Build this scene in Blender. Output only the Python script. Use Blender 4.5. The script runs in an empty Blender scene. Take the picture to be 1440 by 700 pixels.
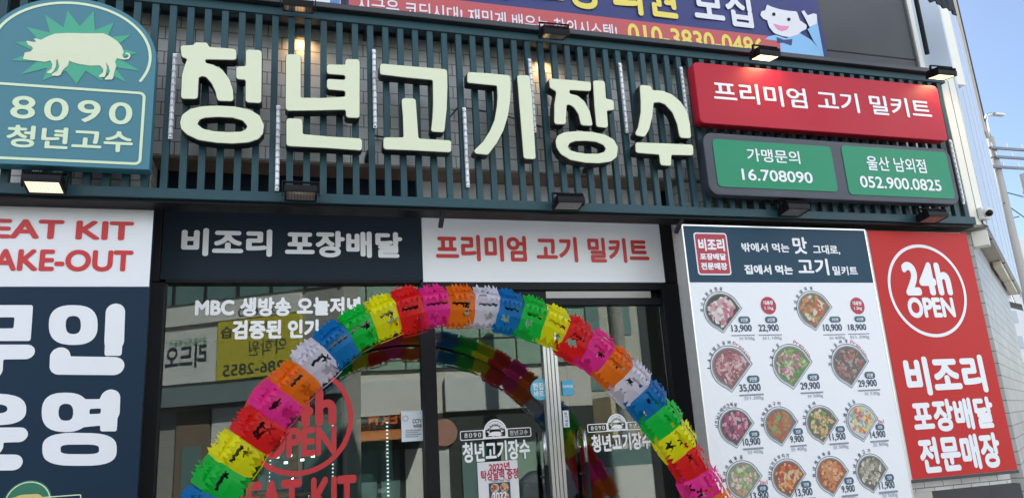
import bpy, bmesh, math, random
import numpy as np
from mathutils import Vector, Matrix, Quaternion
random.seed(7)
R = math.radians
S = bpy.context.scene
col = S.collection

# ------------------------------------------------------------------ camera
YAW, PIT, ROLL, FPX, DIST, EYE = 0.3060584, 0.24744439, -0.06172067, 1041.75, 5.5, 1.6
_f = Vector((math.sin(YAW)*math.cos(PIT), math.cos(YAW)*math.cos(PIT), math.sin(PIT)))
_r0 = Vector((math.cos(YAW), -math.sin(YAW), 0)); _u0 = _r0.cross(_f)
_r = _r0*math.cos(ROLL) + _u0*math.sin(ROLL)
_u = -_r0*math.sin(ROLL) + _u0*math.cos(ROLL)
EYEP = Vector((0, -DIST, EYE))
cam = bpy.data.cameras.new('camera'); camo = bpy.data.objects.new('camera', cam); col.objects.link(camo)
cam.sensor_width = 36; cam.lens = FPX/1440*36; cam.clip_end = 3000; cam.clip_start = .05
camo.matrix_world = Matrix(((_r.x, _u.x, -_f.x, EYEP.x), (_r.y, _u.y, -_f.y, EYEP.y), (_r.z, _u.z, -_f.z, EYEP.z), (0, 0, 0, 1)))
S.camera = camo

# ------------------------------------------------------------------ light
CLOUD_FILL = .62
SUN_AZ, SUN_EL = 20, 42           # azimuth from +Y (into the shop) towards +X
w = bpy.data.worlds.new('World'); S.world = w; w.use_nodes = True
nt = w.node_tree; nt.nodes.clear()
sky = nt.nodes.new('ShaderNodeTexSky'); sky.sky_type = 'NISHITA'; sky.sun_disc = False
sky.sun_elevation = R(SUN_EL); sky.sun_rotation = R(SUN_AZ); sky.air_density = 1.0; sky.dust_density = .7; sky.ozone_density = 4
bg = nt.nodes.new('ShaderNodeBackground'); bg.inputs[1].default_value = 0.05
wo = nt.nodes.new('ShaderNodeOutputWorld')
nt.links.new(sky.outputs[0], bg.inputs[0])
# unseen cloud bank added on the street side of the sky to brighten the facade
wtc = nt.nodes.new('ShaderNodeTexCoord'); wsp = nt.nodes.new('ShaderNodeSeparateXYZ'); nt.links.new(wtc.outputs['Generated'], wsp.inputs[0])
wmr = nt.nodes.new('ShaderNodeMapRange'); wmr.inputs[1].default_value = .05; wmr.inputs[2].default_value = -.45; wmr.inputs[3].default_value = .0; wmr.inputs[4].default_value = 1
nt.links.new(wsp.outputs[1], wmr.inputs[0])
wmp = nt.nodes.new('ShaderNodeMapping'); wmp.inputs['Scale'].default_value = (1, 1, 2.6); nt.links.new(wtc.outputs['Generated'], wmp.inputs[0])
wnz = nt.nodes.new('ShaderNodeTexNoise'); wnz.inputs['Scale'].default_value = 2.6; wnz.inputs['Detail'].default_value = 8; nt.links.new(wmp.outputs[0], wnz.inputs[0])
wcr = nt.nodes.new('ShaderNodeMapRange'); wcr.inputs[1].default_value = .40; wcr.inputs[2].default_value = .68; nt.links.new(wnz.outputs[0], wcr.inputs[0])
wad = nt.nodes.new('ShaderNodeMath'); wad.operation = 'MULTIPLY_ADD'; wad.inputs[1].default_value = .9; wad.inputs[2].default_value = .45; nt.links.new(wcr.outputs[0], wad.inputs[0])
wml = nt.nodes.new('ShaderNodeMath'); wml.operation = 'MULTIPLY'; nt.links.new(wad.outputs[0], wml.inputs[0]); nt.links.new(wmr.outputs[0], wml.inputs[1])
wel = nt.nodes.new('ShaderNodeMapRange'); wel.inputs[1].default_value = .15; wel.inputs[2].default_value = .85; wel.inputs[3].default_value = CLOUD_FILL*1.75; wel.inputs[4].default_value = CLOUD_FILL*.45
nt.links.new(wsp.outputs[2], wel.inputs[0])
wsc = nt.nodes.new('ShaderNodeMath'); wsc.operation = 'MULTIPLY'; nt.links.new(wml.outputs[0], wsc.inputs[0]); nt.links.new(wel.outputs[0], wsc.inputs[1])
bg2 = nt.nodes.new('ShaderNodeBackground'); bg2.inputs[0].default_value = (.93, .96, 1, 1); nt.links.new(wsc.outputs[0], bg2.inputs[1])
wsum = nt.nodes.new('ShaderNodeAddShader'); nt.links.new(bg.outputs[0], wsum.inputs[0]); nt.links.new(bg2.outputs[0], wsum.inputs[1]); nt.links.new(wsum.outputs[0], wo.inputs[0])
sl = bpy.data.lights.new('sun', 'SUN'); sl.energy = 4.6; sl.angle = R(.5); sl.color = (1, .95, .87)
so = bpy.data.objects.new('sun', sl); col.objects.link(so)
sd = Vector((math.sin(R(SUN_AZ))*math.cos(R(SUN_EL)), math.cos(R(SUN_AZ))*math.cos(R(SUN_EL)), math.sin(R(SUN_EL))))
so.rotation_euler = sd.to_track_quat('Z', 'Y').to_euler(); so.location = (0, 0, 40)
S.view_settings.view_transform = 'Standard'; S.view_settings.look = 'None'
S.view_settings.exposure = 1.58; S.view_settings.gamma = 1
S.cycles.max_bounces = 8; S.cycles.transparent_max_bounces = 16

def at(px, py, Y=0.0):
    """point of the upright plane at depth Y seen at photo pixel (px, py)"""
    d = _f*FPX + _r*(px-720) - _u*(py-350)
    return EYEP + d*((Y-EYEP.y)/d.y)

# ------------------------------------------------------------------ materials
MATS = {}
def mat(name, c, rough=.5, metal=0, var=0, vscale=6, spec=.5, emit=None, es=0, bump=0, bscale=40, trans=0):
    if name in MATS: return MATS[name]
    m = bpy.data.materials.new(name); m.use_nodes = True; n = m.node_tree.nodes; l = m.node_tree.links
    b = n['Principled BSDF']
    b.inputs['Base Color'].default_value = (*c, 1); b.inputs['Roughness'].default_value = rough
    b.inputs['Metallic'].default_value = metal; b.inputs['Specular IOR Level'].default_value = spec
    if emit: b.inputs['Emission Color'].default_value = (*emit, 1); b.inputs['Emission Strength'].default_value = es
    tc = n.new('ShaderNodeTexCoord')
    if var:
        nz = n.new('ShaderNodeTexNoise'); nz.inputs['Scale'].default_value = vscale; nz.inputs['Detail'].default_value = 6
        nz.inputs['Roughness'].default_value = .65
        l.new(tc.outputs['Object'], nz.inputs[0])
        mx = n.new('ShaderNodeMix'); mx.data_type = 'RGBA'
        mx.inputs[6].default_value = (*[x*(1-var) for x in c], 1); mx.inputs[7].default_value = (*[min(1, x*(1+var)) for x in c], 1)
        l.new(nz.outputs[0], mx.inputs[0]); l.new(mx.outputs[2], b.inputs['Base Color'])
        mr = n.new('ShaderNodeMapRange'); mr.inputs[3].default_value = max(.02, rough-.12); mr.inputs[4].default_value = min(1, rough+.15)
        l.new(nz.outputs[0], mr.inputs[0]); l.new(mr.outputs[0], b.inputs['Roughness'])
    if bump:
        nb = n.new('ShaderNodeTexNoise'); nb.inputs['Scale'].default_value = bscale; nb.inputs['Detail'].default_value = 5
        l.new(tc.outputs['Object'], nb.inputs[0])
        bp = n.new('ShaderNodeBump'); bp.inputs['Strength'].default_value = bump; bp.inputs['Distance'].default_value = .01
        l.new(nb.outputs[0], bp.inputs['Height']); l.new(bp.outputs[0], b.inputs['Normal'])
    if trans:
        out = n['Material Output']; t = n.new('ShaderNodeBsdfTranslucent'); t.inputs[0].default_value = (*c, 1)
        ms = n.new('ShaderNodeMixShader'); ms.inputs[0].default_value = trans
        l.new(b.outputs[0], ms.inputs[1]); l.new(t.outputs[0], ms.inputs[2]); l.new(ms.outputs[0], out.inputs[0])
    MATS[name] = m
    return m

def tile_mat(name, c1, c2, mortar, bw, bh, ms=.004, rough=.35):
    m = bpy.data.materials.new(name); m.use_nodes = True; n = m.node_tree.nodes; l = m.node_tree.links
    b = n['Principled BSDF']; tc = n.new('ShaderNodeTexCoord'); sp = n.new('ShaderNodeSeparateXYZ'); ad = n.new('ShaderNodeMath')
    cb = n.new('ShaderNodeCombineXYZ'); br = n.new('ShaderNodeTexBrick')
    l.new(tc.outputs['Object'], sp.inputs[0]); l.new(sp.outputs[0], ad.inputs[0]); l.new(sp.outputs[1], ad.inputs[1])
    l.new(ad.outputs[0], cb.inputs[0]); l.new(sp.outputs[2], cb.inputs[1]); l.new(cb.outputs[0], br.inputs[0])
    br.inputs['Scale'].default_value = 1; br.inputs['Brick Width'].default_value = bw; br.inputs['Row Height'].default_value = bh
    br.inputs['Mortar Size'].default_value = ms; br.inputs['Mortar Smooth'].default_value = .1; br.inputs['Bias'].default_value = 0
    br.inputs['Color1'].default_value = (*c1, 1); br.inputs['Color2'].default_value = (*c2, 1); br.inputs['Mortar'].default_value = (*mortar, 1)
    nz = n.new('ShaderNodeTexNoise'); nz.inputs['Scale'].default_value = 3; nz.inputs['Detail'].default_value = 7
    l.new(tc.outputs['Object'], nz.inputs[0])
    mx = n.new('ShaderNodeMix'); mx.data_type = 'RGBA'; mx.blend_type = 'MULTIPLY'
    rmp = n.new('ShaderNodeMapRange'); rmp.inputs[1].default_value = .3; rmp.inputs[2].default_value = .7; rmp.inputs[3].default_value = .78; rmp.inputs[4].default_value = 1.05
    l.new(nz.outputs[0], rmp.inputs[0]); mx.inputs[0].default_value = 1
    l.new(br.outputs['Color'], mx.inputs[6]); l.new(rmp.outputs[0], mx.inputs[7]); l.new(mx.outputs[2], b.inputs['Base Color'])
    bp = n.new('ShaderNodeBump'); bp.inputs['Strength'].default_value = .6; bp.inputs['Distance'].default_value = .004; bp.invert = True
    l.new(br.outputs['Fac'], bp.inputs['Height']); l.new(bp.outputs[0], b.inputs['Normal'])
    b.inputs['Roughness'].default_value = rough
    MATS[name] = m; return m

def glass_mat(name, tint, refl=1.0):
    m = bpy.data.materials.new(name); m.use_nodes = True; n = m.node_tree.nodes; l = m.node_tree.links
    n.remove(n['Principled BSDF']); out = n['Material Output']
    t = n.new('ShaderNodeBsdfTransparent'); t.inputs[0].default_value = (*tint, 1)
    g = n.new('ShaderNodeBsdfGlossy'); g.inputs['Roughness'].default_value = 0.0; g.inputs[0].default_value = (.95, 1, .97, 1)
    fr = n.new('ShaderNodeFresnel'); fr.inputs[0].default_value = 1.52
    mu = n.new('ShaderNodeMath'); mu.operation = 'MULTIPLY'; mu.inputs[1].default_value = refl; mu.use_clamp = True
    tc = n.new('ShaderNodeTexCoord'); nz = n.new('ShaderNodeTexNoise'); nz.inputs['Scale'].default_value = 1.3
    bp = n.new('ShaderNodeBump'); bp.inputs['Strength'].default_value = .02; bp.inputs['Distance'].default_value = .02
    l.new(tc.outputs['Object'], nz.inputs[0]); l.new(nz.outputs[0], bp.inputs['Height']); l.new(bp.outputs[0], g.inputs['Normal'])
    ms = n.new('ShaderNodeMixShader')
    l.new(fr.outputs[0], mu.inputs[0]); l.new(mu.outputs[0], ms.inputs[0]); l.new(t.outputs[0], ms.inputs[1]); l.new(g.outputs[0], ms.inputs[2])
    l.new(ms.outputs[0], out.inputs[0]); MATS[name] = m; return m

WHITE = mat('white_vinyl', (.78, .78, .80), .38, var=.03, vscale=2)
NAVY = mat('navy_vinyl', (.006, .024, .050), .5, spec=.22, var=.12, vscale=3)
NAVY2 = mat('dark_navy_vinyl', (.007, .016, .030), .5, spec=.22, var=.15, vscale=3)
TEAL = mat('teal_menu_header', (.014, .052, .090), .5, spec=.25, var=.1, vscale=3)
RED = mat('red_vinyl', (.52, .020, .018), .5, spec=.25, var=.06, vscale=2)
REDSIGN = mat('crimson_sign_face', (.46, .012, .030), .45, spec=.25, var=.05, vscale=2)
REDTX = mat('red_letter', (.55, .02, .022), .4)
WTX = mat('white_letter', (.80, .80, .82), .4)
GREEN = mat('green_sign_face', (.008, .24, .115), .4, spec=.3, var=.06, vscale=2)
SLATE = mat('slate_frame', (.035, .04, .055), .45, var=.1)
GRILLE = mat('dark_teal_paint', (.018, .060, .075), .48, spec=.35, var=.28, vscale=9, bump=.05)
BLACKM = mat('black_powdercoat', (.006, .006, .008), .5, var=.15, spec=.22)
CHAR = mat('charcoal_metal', (.03, .032, .038), .4, var=.12)
CREAM = mat('cream_acrylic', (.70, .72, .51), .32, var=.05, vscale=2.5)
PALE = mat('pale_cream_print', (.66, .76, .52), .4)
PIGC = mat('pig_print', (.68, .70, .50), .4, var=.08, vscale=5)
SIGNTEAL = mat('sign_teal', (.045, .185, .235), .35, var=.05, vscale=3)
SIGNGREEN = mat('sign_starburst_green', (.05, .36, .22), .38)
DARKSIDE = mat('letter_return', (.008, .008, .010), .45)
ALU = mat('brushed_aluminium', (.62, .61, .60), .32, metal=.85, var=.06)
STEEL = mat('steel', (.5, .5, .5), .25, metal=1)
GREYSIDE = mat('grey_side_sheet', (.42, .41, .40), .5, var=.22, vscale=14)
GRANITE = mat('dark_granite', (.050, .051, .056), .5, var=.4, vscale=140, bump=.1, bscale=120)
CONC = mat('concrete', (.33, .32, .30), .85, var=.2, bump=.2)
PALEMETAL = mat('pale_cladding', (.80, .77, .68), .45, var=.06, vscale=2)
BLUEMETAL = mat('pale_blue_fascia', (.56, .62, .72), .35, var=.015, vscale=.8)
BEIGE = mat('beige_render', (.52, .46, .38), .8, var=.12)
SOFFIT = mat('brown_soffit_boards', (.24, .16, .115), .6, var=.25, vscale=5)
DARKGREY = mat('dark_interior', (.055, .058, .058), .7, var=.2)
LAMPGLASS = mat('lamp_glass_off', (.32, .28, .25), .15, var=.25, vscale=30)
TILE = tile_mat('white_wall_tile', (.88, .87, .85), (.80, .78, .76), (.20, .19, .18), .20, .098, .0035)
TILE2 = tile_mat('grey_wall_tile', (.50, .49, .47), (.43, .42, .41), (.14, .13, .13), .32, .11, .004)
GLASS = glass_mat('storefront_glass', (.84, .90, .87), 1.8)
LED = mat('white_led_tube', (.85, .86, .88), .3)
ROOFBLACK = mat('black_rubber', (.012, .012, .012), .6)

# ------------------------------------------------------------------ mesh helpers
class MB:
    def __init__(s): s.v = []; s.f = []; s.m = []; s.mats = []
    def mi(s, m):
        if m not in s.mats: s.mats.append(m)
        return s.mats.index(m)
    def add(s, vs, fs, m):
        o = len(s.v); s.v += [tuple(v) for v in vs]; k = s.mi(m)
        for f in fs: s.f.append(tuple(i+o for i in f)); s.m.append(k)
        return s
    def box(s, x0, x1, y0, y1, z0, z1, m):
        x0, x1 = min(x0, x1), max(x0, x1); y0, y1 = min(y0, y1), max(y0, y1); z0, z1 = min(z0, z1), max(z0, z1)
        vs = [(x, y, z) for x in (x0, x1) for y in (y0, y1) for z in (z0, z1)]
        return s.add(vs, [(0, 1, 3, 2), (4, 6, 7, 5), (0, 4, 5, 1), (2, 3, 7, 6), (0, 2, 6, 4), (1, 5, 7, 3)], m)
    def obox(s, c, ax, h, m):          # oriented box: centre, three axes, half sizes
        vs = []
        for a in (-1, 1):
            for b in (-1, 1):
                for d in (-1, 1): vs.append(Vector(c)+ax[0]*h[0]*a+ax[1]*h[1]*b+ax[2]*h[2]*d)
        return s.add(vs, [(0, 1, 3, 2), (4, 6, 7, 5), (0, 4, 5, 1), (2, 3, 7, 6), (0, 2, 6, 4), (1, 5, 7, 3)], m)
    def tube(s, pts, r, m, n=10):
        pts = [Vector(p) for p in pts]; vs = []; fs = []
        rr = r if isinstance(r, (list, tuple)) else [r]*len(pts)
        for i, p in enumerate(pts):
            t = (pts[min(i+1, len(pts)-1)]-pts[max(i-1, 0)]).normalized()
            a = t.orthogonal().normalized() if i == 0 else (pa - t*pa.dot(t)).normalized()
            pa = a; b = t.cross(a)
            for k in range(n):
                q = 2*math.pi*k/n; vs.append(p+(a*math.cos(q)+b*math.sin(q))*rr[i])
        for i in range(len(pts)-1):
            for k in range(n): fs.append((i*n+k, i*n+(k+1) % n, (i+1)*n+(k+1) % n, (i+1)*n+k))
        fs.append(tuple(range(n))[::-1]); fs.append(tuple((len(pts)-1)*n+k for k in range(n)))
        return s.add(vs, fs, m)
    def flat(s, loops2, Y, m, depth=0, bev=0):   # outlines in X,Z -> filled sheet facing -Y (or solid of given depth behind Y)
        vs, fs = fill(loops2, depth, bev)
        if depth: vs = [(x, Y+depth/2-z, y) for x, y, z in vs]
        else: vs = [(x, Y, y) for x, y, z in vs]
        return s.add(vs, fs, m)
    def build(s, name, parent=None, bevel=0, smooth=False):
        me = bpy.data.meshes.new(name); me.from_pydata(s.v, [], s.f)
        for m in s.mats: me.materials.append(m)
        me.polygons.foreach_set('material_index', s.m)
        if smooth: me.polygons.foreach_set('use_smooth', [True]*len(me.polygons))
        me.update()
        o = bpy.data.objects.new(name, me); col.objects.link(o)
        if parent:
            o.parent = parent; o.matrix_parent_inverse = parent.matrix_basis.inverted()
        if bevel:
            b = o.modifiers.new('b', 'BEVEL'); b.width = bevel; b.segments = 2; b.limit_method = 'ANGLE'; b.angle_limit = R(50)
        return o

def tag(o, label, cat, group=None):
    o['label'] = label; o['category'] = cat
    if group: o['group'] = group
    return o
def thing(name, label, cat, loc=(0, 0, 0), group=None):
    o = bpy.data.objects.new(name, None); o.empty_display_size = .1; o.location = loc; col.objects.link(o)
    return tag(o, label, cat, group)
def copy_tree(o, parent=None):
    c = o.copy(); col.objects.link(c)
    if parent: c.parent = parent
    for ch in list(o.children): copy_tree(ch, c)
    return c

def fill(loops, depth=0, bev=0):
    cu = bpy.data.curves.new('tmp', 'CURVE'); cu.dimensions = '2D'; cu.fill_mode = 'BOTH' if depth else 'FRONT'
    if depth: cu.extrude = depth/2 - bev; cu.bevel_depth = bev; cu.bevel_resolution = 1
    for lp in loops:
        if len(lp) < 3: continue
        sp = cu.splines.new('POLY'); sp.points.add(len(lp)-1); sp.use_cyclic_u = True
        sp.points.foreach_set('co', [q for p in lp for q in (p[0], p[1], 0, 1)])
    o = bpy.data.objects.new('tmp', cu); col.objects.link(o)
    dg = bpy.context.evaluated_depsgraph_get(); dg.update()
    me = bpy.data.meshes.new_from_object(o.evaluated_get(dg))
    vs = [tuple(v.co) for v in me.vertices]; fs = [tuple(p.vertices) for p in me.polygons]
    bpy.data.objects.remove(o); bpy.data.curves.remove(cu); bpy.data.meshes.remove(me)
    return vs, fs

# ---- outlines as distance fields: bold, rounded lettering
def segs(loops):
    a = np.concatenate([np.asarray(l) for l in loops]); b = np.concatenate([np.roll(np.asarray(l), -1, 0) for l in loops]); return a, b
def sdf(loops, xs, ys):
    A, B = segs(loops); d = B-A; L2 = np.maximum((d**2).sum(1), 1e-12)
    P = np.stack(np.meshgrid(xs, ys), -1).reshape(-1, 2)
    ap = P[:, None]-A[None]; t = np.clip((ap*d).sum(2)/L2, 0, 1)
    dist = np.sqrt((((ap-t[..., None]*d)**2).sum(2)).min(1))
    up = (A[None, :, 1] <= P[:, None, 1]) & (B[None, :, 1] > P[:, None, 1]); dn = (A[None, :, 1] > P[:, None, 1]) & (B[None, :, 1] <= P[:, None, 1])
    cr = d[None, :, 0]*ap[:, :, 1]-d[None, :, 1]*ap[:, :, 0]
    wn = (up & (cr > 0)).sum(1)-(dn & (cr < 0)).sum(1)
    return np.where(wn != 0, -dist, dist).reshape(len(ys), len(xs))
def march(F, xs, ys, lev):
    F = F-lev; F = np.where(np.abs(F) < 1e-9, 1e-9, F); I = F < 0; nxt = {}
    ny, nx = F.shape
    c = I[:-1, :-1].astype(int)+2*I[:-1, 1:]+4*I[1:, 1:]+8*I[1:, :-1]
    T = {1: [(3, 0)], 2: [(0, 1)], 3: [(3, 1)], 4: [(1, 2)], 5: [(3, 0), (1, 2)], 6: [(0, 2)], 7: [(3, 2)], 8: [(2, 3)], 9: [(2, 0)], 10: [(0, 1), (2, 3)], 11: [(2, 1)], 12: [(1, 3)], 13: [(1, 0)], 14: [(0, 3)]}
    def ek(j, i, e): return (('h', j, i), ('v', j, i+1), ('h', j+1, i), ('v', j, i))[e]
    for j, i in zip(*np.nonzero((c > 0) & (c < 15))):
        for a, b in T[int(c[j, i])]: nxt[ek(j, i, a)] = ek(j, i, b)
    def pt(k):
        t, j, i = k
        if t == 'h':
            q = F[j, i]/(F[j, i]-F[j, i+1]); return (xs[i]+q*(xs[i+1]-xs[i]), ys[j])
        q = F[j, i]/(F[j, i]-F[j+1, i]); return (xs[i], ys[j]+q*(ys[j+1]-ys[j]))
    loops = []
    while nxt:
        k = next(iter(nxt)); lp = []
        while k in nxt: lp.append(pt(k)); k = nxt.pop(k)
        if len(lp) > 3: loops.append(lp)
    return loops
def rdp(lp, eps):
    P = np.asarray(lp); n = len(P)
    if n < 8: return [tuple(p) for p in P]
    far = int(((P-P[0])**2).sum(1).argmax()); keep = {0, far}
    st = [(0, far), (far, n)]
    while st:
        a, b = st.pop()
        if b-a < 2: continue
        p, q = P[a], P[b % n]; d = q-p; L = math.hypot(*d) or 1e-9; seg = P[a+1:b]
        dd = np.abs(d[0]*(seg[:, 1]-p[1])-d[1]*(seg[:, 0]-p[0]))/L; k = int(dd.argmax())
        if dd[k] > eps: keep.add(a+1+k); st += [(a, a+1+k), (a+1+k, b)]
    return [tuple(P[i]) for i in sorted(keep)]
def offset(loops, d, h):
    A = np.concatenate([np.asarray(l) for l in loops]); pad = max(d, 0)+3*h
    xs = np.arange(A[:, 0].min()-pad, A[:, 0].max()+pad+h, h); ys = np.arange(A[:, 1].min()-pad, A[:, 1].max()+pad+h, h)
    return [rdp(l, h*.12) for l in march(sdf(loops, xs, ys), xs, ys, d)]
def opening(loops, r, h): return offset(offset(loops, -r, h), r, h)
def ccw(l):
    a = sum(l[i-1][0]*l[i][1]-l[i][0]*l[i-1][1] for i in range(len(l)))
    return l if a > 0 else l[::-1]
def union(solids, holes, h, r=0, strokes=()):
    """outline of filled polygons and round strokes (points, half width) minus holes, corners rounded by r"""
    pts = np.array([p for l in solids for p in l]+[p for s_, w_ in strokes for q in s_ for p in ((q[0]-w_, q[1]-w_), (q[0]+w_, q[1]+w_))])
    pad = 4*h+r; xs = np.arange(pts[:, 0].min()-pad, pts[:, 0].max()+pad, h); ys = np.arange(pts[:, 1].min()-pad, pts[:, 1].max()+pad, h)
    F = np.full((len(ys), len(xs)), 1e3)
    for l in solids: F = np.minimum(F, sdf([ccw(list(l))], xs, ys))
    P = np.stack(np.meshgrid(xs, ys), -1)
    for s_, w_ in strokes:
        for a, b in zip(s_[:-1], s_[1:]):
            a = np.array(a); d = np.array(b)-a; t = np.clip(((P-a)@d)/max(d@d, 1e-12), 0, 1)
            F = np.minimum(F, np.sqrt(((P-a-t[..., None]*d)**2).sum(-1))-w_)
    for l in holes: F = np.maximum(F, -sdf([ccw(list(l))], xs, ys))
    lp = [rdp(l, h*.12) for l in march(F, xs, ys, 0)]
    return opening(lp, r, h) if r else lp

_G = {}
def text_loops(s, b=0, e=0, sp=1.0):
    cu = bpy.data.curves.new('tmp', 'FONT'); cu.body = s; cu.space_character = sp; cu.resolution_u = 4
    o = bpy.data.objects.new('tmp', cu); col.objects.link(o)
    dg = bpy.context.evaluated_depsgraph_get(); dg.update()
    c = o.evaluated_get(dg).to_curve(dg); gl = {}
    for q in c.splines:
        bp = q.bezier_points; n = len(bp); lp = []
        for i in range(n):
            p0, p1 = bp[i], bp[(i+1) % n]; a, h0, h1, z = p0.co.xy, p0.handle_right.xy, p1.handle_left.xy, p1.co.xy
            ch = z-a; L = ch.length or 1e-6
            st = abs(ch.cross(h0-a))/L + abs(ch.cross(h1-a))/L < .004
            for t in ((0,) if st else (0, .2, .4, .6, .8)):
                u = 1-t; lp.append(tuple(a*u**3+h0*3*u*u*t+h1*3*u*t*t+z*t**3))
        gl.setdefault(q.character_index, []).append(lp)
    o.evaluated_get(dg).to_curve_clear(); bpy.data.objects.remove(o); bpy.data.curves.remove(cu)
    out = []
    for k, loops in gl.items():
        if b or e:
            x0 = min(p[0] for l in loops for p in l); key = (s[k], b, e)
            if key not in _G:
                L0 = [[(p[0]-x0, p[1]) for p in l] for l in loops]
                if e: L0 = offset(L0, -e, .0125) or L0
                _G[key] = offset(L0, b+e, .0125)
            loops = [[(p[0]+x0, p[1]) for p in l] for l in _G[key]]
        out.append(loops)
    return out
def fit(glyphs, x0, z0, x1, z1):
    pts = [p for g in glyphs for l in g for p in l]
    a, b = min(p[0] for p in pts), max(p[0] for p in pts); c, d = min(p[1] for p in pts), max(p[1] for p in pts)
    kx, kz = (x1-x0)/max(b-a, 1e-6), (z1-z0)/max(d-c, 1e-6)
    return [[(x0+(p[0]-a)*kx, z0+(p[1]-c)*kz) for p in l] for g in glyphs for l in g]
def put(mb, s, tl, br, Y, m, b=.03, e=.015, sp=1.0):
    """lettering s filling the box whose photo corners are tl, br on the plane Y"""
    p, q = at(*tl, Y), at(*br, Y)
    gl = text_loops(s, b, e, sp); fl = fit(gl, p.x, q.z, q.x, p.z); k = 0
    for i, g_ in enumerate(gl):              # each character filled by itself, neighbours a hair apart in depth
        mb.flat(fl[k:k+len(g_)], Y-.0003*(i % 2), m); k += len(g_)
    return mb
def letter(parent, s, tl, br, Y, m, b=.03, e=.015, sp=1.0, name='lettering'):
    return put(MB(), s, tl, br, Y, m, b, e, sp).build(name, parent)
def px(pts, Y, sc=1, ox=0, oy=0): return [(lambda p: (p.x, p.z))(at(ox+x/sc, oy+y/sc, Y)) for x, y in pts]
def rrect(x0, x1, z0, z1, r, n=6):
    o = []
    for cx, cz, a in ((x1-r, z1-r, 0), (x0+r, z1-r, 90), (x0+r, z0+r, 180), (x1-r, z0+r, 270)):
        for k in range(n+1): q = R(a+90*k/n); o.append((cx+r*math.cos(q), cz+r*math.sin(q)))
    return o
def ell(cx, cz, rx, rz=None, n=40, a0=0, a1=360):
    rz = rz or rx; return [(cx+rx*math.cos(R(a0+(a1-a0)*k/n)), cz+rz*math.sin(R(a0+(a1-a0)*k/n))) for k in range(n if a1-a0 == 360 else n+1)]

# ================================================================== SETTING
asph = mat('asphalt', (.085, .085, .085), .9, var=.25, vscale=30, bump=.3, bscale=200)
pav = tile_mat('paving', (.30, .28, .26), (.25, .24, .23), (.12, .11, .10), .3, .15, .006, .85)
g = MB().add([(-400, -400, -.15), (400, -400, -.15), (400, 400, -.15), (-400, 400, -.15)], [(0, 1, 2, 3)], asph).build('ground'); g['kind'] = 'structure'
pavf = mat('paving_blocks', (.45, .43, .40), .85, var=.2, vscale=8)
g = MB().box(-30, 30, -3.0, -.32, -.14, 0, pavf).box(-30, 30, -3.15, -3.003, -.14, -.005, CONC).build('pavement'); g['kind'] = 'structure'

# ---- the shop building
bld = thing('shop_building', 'shop building with white tiled wall behind the sign grille and dark granite upper floor', 'building')
m = MB()
m.box(-1.75, 6.04, -.25, .25, 3.62, 4.70, TILE)                      # tiled fascia
m.build('tiled_fascia', bld)
MB().box(-1.75, 6.04, -.247, .25, 3.60, 3.617, SOFFIT).build('soffit', bld)
MB().box(-3.2, -.885, -.25, .3, 0, 3.597, TILE).build('tiled_pillar', bld)
MB().box(3.19, 6.135, -.25, .3, 0, 3.597, TILE).build('tiled_pillar', bld)
m = MB().box(-3.2, 6.04, -.24, 8, 4.752, 9.5, GRANITE)
for z in (5.02, 6.6): m.box(-3.2, 6.043, -.243, -.2, z, z+.012, BLACKM)
m.build('granite_wall', bld)
MB().box(6.045, 6.10, -.26, .3, 4.92, 9.5, mat('granite_edge', (.16, .165, .17), .5, var=.2, vscale=60)).build('corner_trim', bld)
MB().box(-3.2, 6.06, -.565, -.25, 4.703, 4.748, CHAR).build('ledge', bld, bevel=.006)
m = MB(); m.box(-3.2, 6.135, 5.5, 5.7, 0, 9.4, CONC); m.box(-3.4, -3.203, -.2, 5.7, 0, 9.4, CONC); m.box(6.14, 6.3, .31, 5.7, 0, 9.4, CONC)
m.build('rear_wall', bld)
# interior shell
m = MB(); m.box(-1.6, 3.9, .12, 4.6, -.02, .004, mat('shop_floor', (.13, .125, .12), .4, var=.2)); m.build('shop_floor', bld)
m = MB(); m.box(-1.6, 3.9, .3, 4.6, 3.0, 3.08, DARKGREY); m.build('shop_ceiling', bld)
m = MB(); m.box(-1.6, 3.9, 4.6, 4.7, 0, 3.0, mat('shop_back_wall', (.12, .125, .12), .7, var=.2)); m.box(-1.68, -1.6, .3, 4.6, 0, 3.0, DARKGREY); m.box(3.9, 3.98, .3, 4.6, 0, 3.0, DARKGREY)
m.build('shop_wall', bld)
# base wall below the boards
MB().box(4.6, 6.10, -.33, -.252, 0, .95, mat('dark_base_panel', (.020, .021, .027), .5, var=.1)).build('base_panel', bld)
MB().box(4.93, 5.12, -.345, -.332, .86, .96, mat('zinc_bracket', (.4, .38, .35), .5, metal=.5, var=.2)).build('bracket', bld)

# ---- angled wing to the right
P0 = Vector((6.245, -.45, 0)); wd = Vector((.805, .594, 0)); wn = Vector((.594, -.805, 0)); up = Vector((0, 0, 1)); ax = (wd, wn, up)
wing = thing('corner_building', 'pale clad corner building with overhanging blue grey fascia at right', 'building', P0)
def wbox(m, u0, u1, d0, d1, z0, z1, mt):
    c = P0+wd*((u0+u1)/2)+wn*((d0+d1)/2)+up*((z0+z1)/2); m.obox(c, ax, (abs(u1-u0)/2, abs(d1-d0)/2, (z1-z0)/2), mt)
m = MB(); wbox(m, 0.0, 5.35, -.6, 0, 3.23, 7.4, BLUEMETAL); m.build('fascia', wing)
m = MB()
for k in range(4): wbox(m, 1.0+k*1.1, 1.006+k*1.1, 0.001, .004, 3.3, 7.4, mat('fascia_joint', (.45, .51, .62), .4))
m.build('fascia_seam', wing)
m = MB(); wbox(m, 4.95, 5.36, -.6, .03, 5.7, 14, BEIGE); wbox(m, 5.10, 5.13, .031, .05, 5.9, 8.5, CHAR); m.build('beige_pier', wing)
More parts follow.
